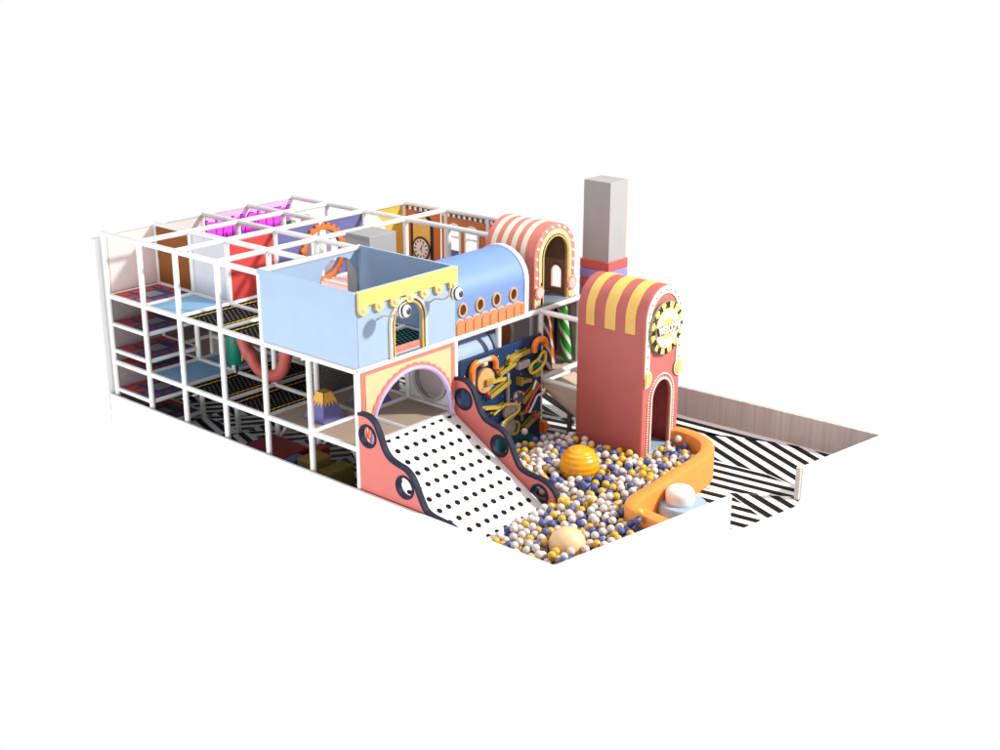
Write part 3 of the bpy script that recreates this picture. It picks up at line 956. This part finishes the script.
a, b = hook(2.70, 1.86, 3.36, 1.93, 2.16)
bt(a, 0.065, TUBEO, "tube")
bt(b, 0.06, TUBEO, "tube")
bt([a[-1], b[0]], 0.05, CLEAR, "clear_tube")
bt([(2.70, 1.70), (2.70, 1.86)], 0.06, CLEAR, "clear_tube")
a, b = hook(4.48, 1.97, 4.84, 2.0, 2.18)
bt(a + b, 0.065, TUBEO, "tube")
bt([(2.98, 2.10), (3.08, 2.10)], 0.055, YEL, "valve")
MB().sphere((3.40, BY - .08, 1.90), 0.045, REDB, 12, 8).build("red_knob", mr)
MB().sphere((3.13, BY - .08, 1.48), 0.045, REDB, 12, 8).build("red_knob", mr)
wh = MB().lathe([(0.235, 0), (0.235, 0.045), (0.20, 0.055)], (3.12, BY, 1.74), WOOD, axis=(0, -1, 0), seg=32).build("wheel", mr, 40)
MB().box(3.06, 3.24, BY - .12, BY - .05, 1.66, 1.78, OLIVE).build("pocket", wh, 0, 0.01)
MB().box(3.0, 3.30, BY - .075, BY - .055, 1.60, 1.63, CLEAR).build("vane", wh, 0)


def chute(x0, z0, x1, z1, w=0.09, m=OLIVE, name="chute", d=0.095):
    """Inclined open trough fixed to the board."""
    mb = MB()
    t_ = Vector((x1 - x0, 0, z1 - z0)).normalized()
    nn = Vector((-t_.z, 0, t_.x))
    A, B = Vector((x0, 0, z0)), Vector((x1, 0, z1))
    for (yo, yi, lo, hi) in ((BY - d, BY - .001, 0, .018), (BY - d - .014, BY - d, 0, w), (BY - .02, BY - .002, .019, w)):
        vs = [p + nn * h + Vector((0, y, 0)) for p in (A, B) for y in (yo, yi) for h in (lo, hi)]
        mb.add(vs, [(0, 1, 3, 2), (4, 6, 7, 5), (0, 4, 5, 1), (2, 3, 7, 6), (0, 2, 6, 4), (1, 5, 7, 3)], m)
    return mb.build(name, mr, 0)


chute(3.47, 1.74, 3.92, 1.86)
chute(3.74, 1.95, 4.33, 2.0)
chute(3.70, 1.90, 4.0, 1.94, .05)
MB().box(3.98, 4.30, BY - .13, BY - .01, 1.74, 1.88, CLEAR).build("tray", mr, 0, 0.01)
chute(3.22, 1.66, 3.62, 1.64, .06, mat("chute_gold", (0.50, 0.36, 0.06), 0.4))
chute(3.20, 1.37, 3.77, 1.53)
MB().box(3.73, 3.79, BY - .05, BY - .008, 1.10, 1.72, CLEAR).build("rail", mr, 0)
chute(4.02, 1.44, 4.38, 1.40, .07)
MB().box(4.02, 4.07, BY - .15, BY - .003, 1.42, 1.58, OLIVE).build("stop_block", mr, 0)
chute(3.02, 1.20, 3.48, 1.10, .05, mat("chute_gold", (0.50, 0.36, 0.06), 0.4))
chute(3.28, 1.02, 3.66, 1.14, .05, mat("chute_gold", (0.50, 0.36, 0.06), 0.4))
bt([(3.64, 1.12), (3.95, 1.05), (4.02, .93), (3.9, .86), (3.5, .74)], 0.045, CLEAR, "clear_track")
bt(catmull([(3.50, .80), (3.70, .86), (3.95, .90), (4.02, 1.0), (3.9, 1.08), (3.62, 1.14)], 4), 0.02, NETY, "yellow_rail", .11)
bt(catmull([(3.50, .70), (3.75, .74), (3.98, .68), (4.02, .55), (3.92, .46), (3.72, .52)], 4), 0.03, OLIVE, "yellow_rail", .09)
MB().lathe([(0.19, 0), (0.19, 0.03)], (3.82, BY - .004, .60), CLEAR, axis=(0, -1, 0), seg=26).build("drum", mr, 40)
MB().lathe([(0.17, 0), (0.17, 0.05)], (3.80, BY - .004, .95), CLEAR, axis=(0, -1, 0), seg=26).build("drum", mr, 40)
# triangular funnel
fo = catmull([(4.33, 1.66), (4.45, 1.76), (4.60, 1.80), (4.72, 1.90), (4.80, 1.90), (4.83, 1.76), (4.74, 1.64), (4.60, 1.58), (4.42, 1.56), (4.33, 1.66)], 4)[:-1]
bt(fo + [fo[0]], 0.03, NETY, "funnel_rim", .08)
MB().panel(fo, [], 'Y', BY - .03, .027, TEAL).build("funnel_back", mr, 0)
for (x, z, m) in ((4.42, 1.645, DISCB), (4.52, 1.665, MARBT), (4.60, 1.69, CANDYG), (4.66, 1.74, DISCB)):
    MB().sphere((x, BY - .06, z), 0.04, m, 12, 8).build("marble", mr)
MB().box(4.52, 4.70, BY - .09, BY - .003, 1.44, 1.55, OLIVE).build("cup", mr, 0, 0.015)
dr = MB().lathe([(0.13, 0), (0.13, 0.06)], (4.08, BY - .004, 1.15), BULB, axis=(0, -1, 0), seg=26).build("dial", mr, 40)
MB().lathe([(0.095, 0), (0.095, 0.012)], (4.08, BY - .066, 1.15), MARBT, axis=(0, -1, 0), seg=24).build("dial_glass", dr, 40)
for k in range(6):
    an = PI * k / 3
    MB().lathe([(0.035, 0), (0.03, 0.02)], (4.08 + .12 * math.cos(an), BY - .06, 1.15 + .12 * math.sin(an)), REDB, axis=(0, -1, 0), seg=10).build("red_stud", dr)
chute(4.17, 1.0, 4.62, 1.26, .10)
bt(catmull([(4.13, .86), (4.25, 1.0), (4.45, 1.20), (4.66, 1.33)], 5), .022, REDB, "red_rail", .15)
bt(catmull([(4.28, .80), (4.42, .96), (4.52, 1.08), (4.70, 1.10), (4.76, 1.18)], 5), .022, BULB, "white_rail", .13)
bt([(4.40, 1.24), (4.50, 1.40)], .022, BULB, "white_rail", .12)
MB().box(4.05, 4.38, BY - .10, BY - .003, .80, .84, OLIVE).build("ledge", mr, 0)
MB().box(4.16, 4.20, BY - .05, BY - .003, .64, .80, OLIVE).build("stem", mr, 0)
chute(4.22, .45, 4.66, .64, .09)
bt(catmull([(4.38, .80), (4.42, .70), (4.52, .62), (4.62, .66)], 4), .02, REDB, "red_rail", .14)
MB().box(4.76, 4.86, BY - .13, BY + .02, .20, .46, TUBEO).build("outlet_block", mr, 0, 0.01)
MB().lathe([(0.055, 0), (0.055, 0.10)], (4.86, BY - .06, .31), TUBEO, axis=(1, 0, 0), seg=14).build("outlet", mr, 40)
MB().box(4.78, 4.92, BY - .08, BY - .02, 1.02, 1.07, OLIVE).build("side_peg", mr, 0)
random.seed(3)
sp = MB()
for _ in range(26):
    sp.lathe([(0.012, 0), (0.010, 0.004)], (random.uniform(2.55, 4.7), BY - .0005, random.uniform(.7, 2.2)), BULB, axis=(0, -1, 0), seg=6)
sp.build("screw_heads", mr)

# ------------------------------------------------------------------ red clock tower
tw = thing("clock_tower", "tall red play tower with yellow striped barrel roof and welcome clock", "play tower", (5.4, -1.7, 0))
X0, X1, YF, YB = 4.80, 5.97, -2.46, -0.98
CX, HWD = (X0 + X1) / 2, (X1 - X0) / 2
SZ = 2.93
out = [(X1, 0.0)] + arc(CX, SZ, HWD, 0, PI, 32) + [(X0, 0.0)]
ino = [(X1 - .06, 0.0)] + arc(CX, SZ, HWD - .06, 0, PI, 32) + [(X0 + .06, 0.0)]
MB().panel(out + ino[::-1], [], 'Y', YF + .05, YB - YF - .05, RED).build("body_shell", tw, 40)
door = arch(5.385, 0.0, 0.315, 1.36, 24, 0.36)
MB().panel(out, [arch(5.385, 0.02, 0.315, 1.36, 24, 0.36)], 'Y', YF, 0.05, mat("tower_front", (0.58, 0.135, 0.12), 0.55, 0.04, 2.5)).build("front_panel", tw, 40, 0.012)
MB().panel(out, [], 'Y', YB - .002, 0.04, RED).build("rear_panel", tw, 40)
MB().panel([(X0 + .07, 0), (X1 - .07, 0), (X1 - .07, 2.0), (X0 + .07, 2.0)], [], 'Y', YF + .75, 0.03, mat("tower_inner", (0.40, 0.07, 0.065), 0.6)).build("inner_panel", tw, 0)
# yellow stripes over the barrel
for (ya, yb) in ((-1.13, -1.32), (-1.56, -1.80), (-2.02, -2.24)):
    s1 = [(CX + (HWD + .012) * math.cos(a), SZ + (HWD + .012) * math.sin(a)) for a in [PI * k / 32 for k in range(33)]]
    s1 = [(X1 + .012, 2.66)] + s1 + [(X0 - .012, 2.66)]
    s2 = [(X1 + .002, 2.66)] + [(CX + (HWD + .002) * math.cos(PI * k / 32), SZ + (HWD + .002) * math.sin(PI * k / 32)) for k in range(33)] + [(X0 - .002, 2.66)]
    MB().panel(s1 + s2[::-1], [], 'Y', yb, ya - yb, STRIPEY).build("roof_stripe", tw, 40)
# cream border with bulbs
bo = [(X1 - .005, 1.86)] + arc(CX, SZ, HWD - .005, 0, PI, 32) + [(X0 + .005, 1.86)]
bi = [(X1 - .15, 1.86)] + arc(CX, SZ, HWD - .15, 0, PI, 32) + [(X0 + .15, 1.86)]
MB().panel(bo + bi[::-1], [], 'Y', YF - .02, 0.019, mat("cream_border", (0.82, 0.74, 0.56), 0.5)).build("cream_border", tw, 40, 0.005)
for (u, v) in [(X0 + .075, 2.05 + .22 * k) for k in range(4)] + [(CX - (HWD - .075) * math.cos(PI * k / 10), SZ + (HWD - .075) * math.sin(PI * k / 10)) for k in range(11)] + [(X1 - .075, 2.71 - .22 * k) for k in range(4)]:
    MB().lathe([(0.022, 0), (0.020, 0.012), (0.008, 0.028)], (u, YF - .021, v), CLEAR, axis=(0, -1, 0), seg=10).build("bulb", tw)
for sgn, u in ((-1, X0 + .055), (1, X1 - .055)):
    lim = X0 + .003 if sgn < 0 else X1 - .003
    for r_, t0_, t1_, m_, nm_ in ((.165, YF - .034, .012, CREAM, "disc_rim"), (.125, YF - .052, .017, STRIPEY, "disc")):
        poly_ = clip(circle(u, 1.84, r_, 40), (sgn, 0), sgn * lim)
        MB().panel(poly_, [], 'Y', t0_, t1_, m_).build(nm_, tw, 40)
# doorway trims
dt = ring(arch(5.385, 0.0, 0.352, 1.36, 28, 0.397), arch(5.385, 0.003, 0.31, 1.36, 28, 0.355), 'Y', YF - .03, 0.029, mat("trim_blush", (0.82, 0.60, 0.50), 0.5), "door_trim", tw)
beads = MB()
dp = [(5.385 + .415, 0.05 + .0485 * k) for k in range(27)] + [(5.385 + .415 * math.cos(PI * k / 26), 1.36 + .462 * math.sin(PI * k / 26)) for k in range(27)] + [(5.385 - .415, 1.31 - .0485 * k) for k in range(27)]
for (u, v) in dp:
    beads.sphere((u, YF - .012, v), 0.019, BULB, 8, 6)
beads.build("beads", dt)
# clock
cc, cz, cr = 5.385, 2.72, 0.515
ck = MB().lathe([(cr, 0), (cr, 0.028), (cr - .015, 0.036)], (cc, YF - .022, cz), mat("clock_rim", (0.20, 0.21, 0.13), 0.4), axis=(0, -1, 0), seg=48).build("clock", tw, 40)
CKY = YF - .059
MB().panel(circle(cc, cz, cr - .022, 48), [], 'Y', CKY - .012, 0.012, mat("clock_yellow", (0.80, 0.58, 0.16), 0.5)).build("hour_ring", ck, 40)
MB().panel(circle(cc, cz, cr - .135, 44), [], 'Y', CKY - .022, 0.009, STRIPEY).build("inner_rim", ck, 40)
MB().panel(circle(cc, cz, cr - .150, 44), [], 'Y', CKY - .030, 0.007, mat("clock_cream", (0.82, 0.72, 0.56), 0.5)).build("face", ck, 40)
MB().panel(circle(cc, cz, 0.195, 36), [], 'Y', CKY - .040, 0.009, mat("clock_centre", (0.82, 0.60, 0.14), 0.5)).build("centre", ck, 40)
for k, s in enumerate(["XII", "I", "II", "III", "IV", "V", "VI", "VII", "VIII", "IX", "X", "XI"]):
    an = PI / 2 - 2 * PI * k / 12
    text_mesh(s, 0.13, 0.005, BLACK, "numeral", on_y(cc + .437 * math.cos(an), CKY - .019, cz + .437 * math.sin(an), an - PI / 2), ck, 0.012, 0.72 if len(s) > 1 else 1.0)
text_mesh("WELCOME", 0.205, 0.012, BLACK, "word_shadow", on_y(cc + .006, CKY - .054, cz - .008, 0.02), ck, 0.013, 0.74)
text_mesh("WELCOME", 0.20, 0.016, BULB, "word", on_y(cc - .004, CKY - .075, cz + .004, 0.02), ck, 0.004, 0.72)
MB().box(5.0, 5.75, YF - .05, YF + .7, 0.02, 0.36, DISCB).build("door_step", tw, 0, 0.03)

# ------------------------------------------------------------------ pillars
pl1 = thing("square_pillar", "tall grey square pillar with red and purple padded bands behind the tower", "pillar", (6.66, -0.15, 0))
MB().box(6.37, 6.95, -0.47, 0.17, 0, 5.0, GREYP).build("shaft", pl1, 0, 0.008)
zz = 3.42
for k in range(12):
    MB().box(6.335, 6.985, -0.505, 0.205, zz - .19 + .003, zz, BANDRED if k % 2 == 0 else PURPLE).build("padded_band", pl1, 0, 0.015)
    zz -= .19
o = MB().box(2.76, 3.47, 2.50, 3.16, 0, 4.11, GREYP).build("square_pillar", None, 0, 0.008)
tag(o, "short grey square pillar standing behind the pale blue box", "pillar")

# ------------------------------------------------------------------ candy poles, ramp, bag, swing, mountains, blocks


def candy(b, t_, r, m, label):
    b, t_ = Vector(b), Vector(t_)
    ax = (t_ - b)
    L = ax.length
    ax.normalize()
    a = ax.orthogonal().normalized()
    c = ax.cross(a)
    n, seg = 80, 48
    mb = MB()
    vs = [b + ax * L * i / n + (a * math.cos(2 * PI * k / seg) + c * math.sin(2 * PI * k / seg)) * r for i in range(n + 1) for k in range(seg)]
    o = len(mb.v)
    mb.v += [tuple(q) for q in vs]
    k1, k2 = mb.mi(m), mb.mi(BALLW)
    for i in range(n):
        for k in range(seg):
            l = (k + 1) % seg
            mb.f.append([i * seg + k, i * seg + l, (i + 1) * seg + l, (i + 1) * seg + k])
            ph = (k / seg * 3 + i / n * L * 2.6) % 1.0
            mb.fm.append(k1 if ph < 0.64 else k2)
    return tag(mb.build("candy_pole", None, 60), label, "pole", "candy striped poles")


candy((5.36, 0.22, 1.32), (5.30, 0.30, 2.60), 0.10, CANDYB, "dark brown and white striped candy pole beside the marble board")
candy((5.72, 0.42, 1.32), (5.66, 0.50, 2.60), 0.10, CANDYO, "orange and white striped candy pole between brown and green ones")
candy((5.92, 0.16, 1.42), (5.80, 0.24, 2.66), 0.105, CANDYG, "green and white striped candy pole closest to the red tower")
candy((3.32, 5.5, L2 + .02), (3.38, 5.5, 3.9), 0.10, CANDYG, "green and white candy pole seen through the orange gear ring")
candy((3.95, 5.7, L2 + .02), (3.95, 5.7, 3.9), 0.10, PALEPINK, "pink and white candy pole seen through the orange gear ring")
t = thing("picture_board", "black framed board with yellow picture behind the candy poles", "board", (6.0, 0.7, 1.4))
MB().panel(rect(0.52, 0.98, 1.5, 2.5), [], 'X', 6.0, 0.03, BLACK).build("frame", t, 0)
MB().panel(rect(0.57, 0.93, 1.66, 2.45), [], 'X', 5.985, 0.012, STRIPEY).build("picture", t, 0)
MB().panel(rect(0.57, 0.93, 1.54, 1.64), [], 'X', 5.985, 0.012, BULB).build("caption_bar", t, 0)

t = thing("soft_ramp", "beige padded ramp running from the deck down towards the red tower", "ramp", (5.4, -0.4, 0))
MB().panel([(0.02, 1.16), (-0.95, 0.70), (-0.95, 0.62), (0.02, 1.08)], [], 'X', 4.93, 1.06, BEIGE).build("bed", t, 0, 0.01)
MB().box(4.94, 5.0, -0.70, -0.62, 0, 0.80, mat("ramp_leg", (0.10, 0.09, 0.085), 0.6)).build("leg", t, 0)
MB().box(5.88, 5.96, -0.70, -0.62, 0, 0.80, GREYP).build("leg", t, 0)
t = thing("punch_bag", "dark green hanging punch bag beside the coral swing", "punch bag", (1.18, 4.66, 1.3))
MB().tube([(1.16, 4.72, 1.52), (1.16, 4.72, 1.56), (1.16, 4.72, 2.45), (1.16, 4.72, 2.50)], [0.15, 0.18, 0.18, 0.14], GREEN, 20).build("bag", t)
MB().tube([(1.16, 4.72, L1), (1.16, 4.72, 1.53)], 0.025, BLACK, 8).build("tether", t)
MB().tube([(1.16, 4.72, 2.49), (1.16, 4.72, L2)], 0.025, BLACK, 8).build("strap", t)
MB().tube([(1.16, 4.53, 1.6), (1.16, 4.53, 2.4)], 0.012, NETY, 6).build("seam", t)

t = thing("loop_swing", "coral padded U shaped swing hung over the lower net deck", "swing", (1.15, 3.75, 1.3))
up_ = [(1.15, 4.62, 2.42), (1.15, 4.46, 2.05), (1.15, 4.28, 1.75)] + [(1.15, 3.74 + .52 * math.cos(a), 1.98 + .50 * math.sin(a)) for a in [-(0.30 + (PI - 0.55) * k / 10) for k in range(11)]] + [(1.15, 3.14, 2.15), (1.15, 3.10, 2.45)]
MB().tube(catmull(up_, 3), 0.125, UCORAL, 18).build("padded_loop", t)
MB().tube([(1.15, 3.72, L1), (1.15, 3.72, 1.45)], 0.03, BLACK, 8).build("tether", t)
for yy in (4.62, 3.10):
    MB().tube([(1.15, yy, 2.42), (1.15, yy, L2)], 0.02, BLACK, 8).build("rope", t)


def mountain(cx, cy, z, w, h, label, cap=True):
    t = thing("foam_mountain", label, "foam mountain", (cx, cy, z), "foam mountains")
    tw_, n = 0.30, 4
    mb = MB()
    vb = [(cx + sx * w / 2, cy + sy * w / 2, z) for sx, sy in ((-1, -1), (1, -1), (1, 1), (-1, 1))]
    vt = [(cx + sx * w * tw_ / 2, cy + sy * w * tw_ / 2, z + h) for sx, sy in ((-1, -1), (1, -1), (1, 1), (-1, 1))]
    mb.add(vb + vt, [(0, 1, 5, 4), (1, 2, 6, 5), (2, 3, 7, 6), (3, 0, 4, 7), (4, 5, 6, 7)], MTNB)
    mb.build("slopes", t, 0, 0.012)
    cp = MB()
    for s in range(4):
        b0, b1, t0, t1 = Vector(vb[s]), Vector(vb[(s + 1) % 4]), Vector(vt[s]), Vector(vt[(s + 1) % 4])
        nn = (b1 - b0).cross(t0 - b0).normalized() * 0.012
        low = []
        for k in range(9):
            v = 0.70 if k % 2 == 0 else 0.50
            a_, c_ = b0.lerp(t0, v), b1.lerp(t1, v)
            low.append(a_.lerp(c_, k / 8) + nn)
        for k in range(8):
            tt0, tt1 = t0.lerp(t1, k / 8) + nn, t0.lerp(t1, (k + 1) / 8) + nn
            cp.add([low[k], low[k + 1], tt1, tt0], [(0, 1, 2, 3)], MTNY)
    cp.add([Vector(q) + Vector((0, 0, .012)) for q in vt], [(0, 1, 2, 3)], MTNY)
    if cap:
        cp.build("yellow_peak", t, 0)


mountain(0.63, 1.56, L1 + .015, 0.56, 0.50, "blue foam mountain with golden zigzag peak in the open front bay")
mountain(1.70, 1.50, L1 + .015, 0.62, 0.50, "blue foam mountain seen through the pink arch")

gb = "soft blocks on the ground floor"


def block(name, x0, x1, y0, y1, z1, m, label):
    tag(MB().box(x0, x1, y0, y1, 0.006, z1, m).build(name, None, 0, 0.03), label, "soft block", gb)


block("soft_block", 0.25, 0.95, 2.35, 3.45, 0.42, mat("block_red", (0.28, 0.012, 0.016), 0.6), "big dark red soft block on the floor under the net decks")
block("soft_block", 0.25, 0.75, 1.55, 1.95, 0.55, mat("block_ochre", (0.26, 0.18, 0.03), 0.6), "yellow soft block on the floor behind the low left wall")
block("soft_block", 0.30, 0.90, 1.10, 1.45, 0.44, mat("block_olive", (0.20, 0.15, 0.025), 0.6), "olive yellow soft block on the floor near the front corner")
block("soft_block", 0.80, 1.10, 1.98, 2.25, 0.50, mat("block_red", (0.28, 0.012, 0.016), 0.6), "small red soft block beside the yellow one")
block("soft_block", 0.20, 0.55, 2.02, 2.28, 0.46, BALLB, "small blue soft block between red and yellow blocks")
tag(MB().panel([(1.9, 0.3), (2.3, 0.3), (2.3, 1.1), (1.9, .6)], [], 'X', 1.5, .9, mat("block_ochre", (0.26, 0.18, 0.03), 0.6)).build("soft_wedge", None, 0, .02), "yellow wedge under the beige decks near the slide", "soft block")

# ------------------------------------------------------------------ ball pit
pw = MB()
pc = catmull([(5.86, -2.38), (5.93, -2.62), (5.88, -2.98), (5.68, -3.32), (5.30, -3.55), (4.80, -3.63), (4.0, -3.68), (3.30, -3.72), (2.80, -3.745), (2.52, -3.86), (2.42, -4.10), (2.37, -4.38), (2.33, -4.64)], 5)
ph = 0.60
sec = [(-.13, 0.006), (-.13, ph - .05), (-.115, ph - .015), (-.08, ph), (.08, ph), (.115, ph - .015), (.13, ph - .05), (.13, 0.006)]
vs, fs = [], []
for i, q in enumerate(pc):
    a, b = Vector(pc[max(i - 1, 0)]), Vector(pc[min(i + 1, len(pc) - 1)])
    t_ = (b - a).normalized()
    nn = Vector((-t_.y, t_.x))
    for (d, z) in sec:
        vs.append((q[0] + nn.x * d, q[1] + nn.y * d, z))
ns = len(sec)
for i in range(len(pc) - 1):
    for k in range(ns):
        l = (k + 1) % ns
        fs.append((i * ns + k, i * ns + l, (i + 1) * ns + l, (i + 1) * ns + k))
fs.append(tuple(range(ns)))
fs.append(tuple((len(pc) - 1) * ns + k for k in range(ns)))
pw.add(vs, fs, POOLO)
tag(pw.build("pool_wall", None, 40), "curved orange padded wall around the ball pit", "pool wall")

t = thing("round_pouf", "white round pouf on a pale blue disc outside the orange wall", "pouf", (3.62, -4.14, 0))
MB().lathe([(0.42, 0.005), (0.43, 0.03), (0.43, 0.29), (0.40, 0.33)], (3.62, -4.16, 0), DISCB, seg=40).build("base_disc", t, 50)
MB().lathe([(0.24, 0.332), (0.25, 0.36), (0.25, 0.50), (0.235, 0.55), (0.19, 0.595), (0.10, 0.622)], (3.60, -4.10, 0), POUF, seg=40).build("cushion", t, 50)

pit_poly = [(0.0, -2.72), (0.0, -4.24), (2.22, -4.58), (2.28, -4.1), (2.42, -3.78), (2.85, -3.60), (4.8, -3.47), (5.25, -3.40), (5.58, -3.18), (5.74, -2.90), (5.78, -2.52),
            (4.78, -2.52), (4.76, -0.55), (4.70, -0.24), (2.52, -0.24), (2.52, -2.50), (2.30, -2.47), (1.5, -2.42), (0.8, -2.50)]
o = MB().panel(pit_poly, [], 'Z', 0.01, 0.09, PITF).build("pit_floor", None, 0)
structure(o)
BR = 0.068
rng = np.random.default_rng(11)
PP = np.array(pit_poly)


def inside(x, y):
    c = False
    n = len(PP)
    for i in range(n):
        x1, y1 = PP[i]
        x2, y2 = PP[(i + 1) % n]
        if (y1 > y) != (y2 > y) and x < (x2 - x1) * (y - y1) / (y2 - y1) + x1:
            c = not c
    return c


def edge_dist(x, y):
    d = 9
    for i in range(len(PP)):
        a, b = PP[i], PP[(i + 1) % len(PP)]
        ab = b - a
        t = max(0, min(1, ((x - a[0]) * ab[0] + (y - a[1]) * ab[1]) / (ab @ ab)))
        d = min(d, math.hypot(x - a[0] - ab[0] * t, y - a[1] - ab[1] * t))
    return d


def base_z(x, y):
    b = 0.10
    if 0.05 < x < 2.35 and y > -2.75:
        b = max(b, sz(y) + 0.005)
    return b


BIG = [(3.50, -2.02, 0.47, 0.36), (0.99, -3.69, 0.36, 0.30)]
P = np.zeros((2600, 3))
n_p = 0
cells = []
while len(cells) < 4200:
    x, y = rng.uniform(0, 5.8), rng.uniform(-4.65, -0.2)
    if inside(x, y) and edge_dist(x, y) > BR * .9:
        cells.append((x, y))
cells = np.array(cells)


def target_top(x, y):
    t = 0.40 + 0.03 * math.sin(2.1 * x + 1) * math.cos(1.7 * y)
    if y > -0.9:
        t -= 0.10
    return t


ci = 0
fails = 0
while n_p < 1500 and fails < 260:
    idx = rng.integers(0, len(cells), 14)
    best = None
    for (x, y) in cells[idx]:
        z = base_z(x, y) + BR
        for (bx, by, bz, br) in BIG:
            d2 = (bx - x) ** 2 + (by - y) ** 2
            if d2 < (br + BR) ** 2:
                z = max(z, bz + math.sqrt((br + BR) ** 2 - d2))
        if n_p:
            d2 = (P[:n_p, 0] - x) ** 2 + (P[:n_p, 1] - y) ** 2
            m_ = d2 < 4 * BR * BR
            if m_.any():
                z = max(z, float((P[:n_p, 2][m_] + np.sqrt(4 * BR * BR - d2[m_])).max()))
        if best is None or z < best[2]:
            best = (x, y, z)
    if best[2] > target_top(best[0], best[1]) + 0.03:
        fails += 1
        continue
    P[n_p] = best
    n_p += 1
P = P[:n_p]
# a few strays as in the picture
extra = [(4.05, -0.28, 0.50), (5.62, -2.74, 0.52), (2.20, -4.22, 0.665), (2.16, -4.22, 0.53)]
P = np.vstack([P, np.array(extra)])
cols = rng.choice(3, len(P), p=[0.57, 0.205, 0.225])
cols[-2], cols[-1] = 1, 2
camp = np.array(M.translation)
dist = np.linalg.norm(P - camp, axis=1)
# a ball is in view when little lies right above it
vis = np.zeros(len(P), bool)
for i in range(len(P)):
    d2 = (P[:, 0] - P[i, 0] + 0.0) ** 2 + (P[:, 1] - P[i, 1]) ** 2
    cover = ((P[:, 2] - P[i, 2]) > BR * 0.9) & (d2 < (1.3 * BR) ** 2)
    vis[i] = cover.sum() == 0
front = np.array([p[1] > lerp_front(p[0]) for p in P])
order = sorted(np.where(vis)[0], key=lambda i: dist[i])
singles = set(order[:300])
proto = []
for k, (m, nm) in enumerate(((BALLW, "white"), (BALLY, "yellow"), (BALLB, "blue"))):
    pb = MB().sphere((0, 0, 0), BR, m, 18, 12).build("pit_ball", None, 80)
    tag(pb, "small %s plastic ball lying in the ball pit" % nm, "ball", "%s balls in the pit" % nm)
    proto.append(pb)
used = [False] * 3
rest = MB()
for i, p in enumerate(P):
    k = int(cols[i])
    if i in singles:
        if not used[k]:
            used[k] = True
            o = proto[k]
        else:
            o = proto[k].copy()
            COL.objects.link(o)
        o.location = p
        o.rotation_euler = (float(i) % 3, float(i * 7) % 3, 0)
    else:
        rest.sphere(p, BR, (BALLW, BALLY, BALLB)[k], 14, 8)
o = rest.build("pit_balls", None, 80)
o["kind"] = "stuff"
o["label"] = "mass of white, yellow and blue balls filling the pit"
o["category"] = "balls"

# two big balls
bx, by, bz, br = BIG[0]
pr_ = []
n = 66
for i in range(n + 1):
    a = PI * i / n
    rr = br * (1 + 0.012 * math.cos(i / 6 * 2 * PI))
    pr_.append((rr * math.sin(a), -rr * math.cos(a)))
tag(MB().lathe(pr_, (bx, by, bz), BIGO, seg=40).build("exercise_ball", None, 80), "large ridged amber ball among the pit balls", "ball")
bx, by, bz, br = BIG[1]
tag(MB().sphere((bx, by, bz), br, BIGP, 36, 22).build("exercise_ball", None, 80), "large smooth peach ball half sunk in the front corner", "ball")
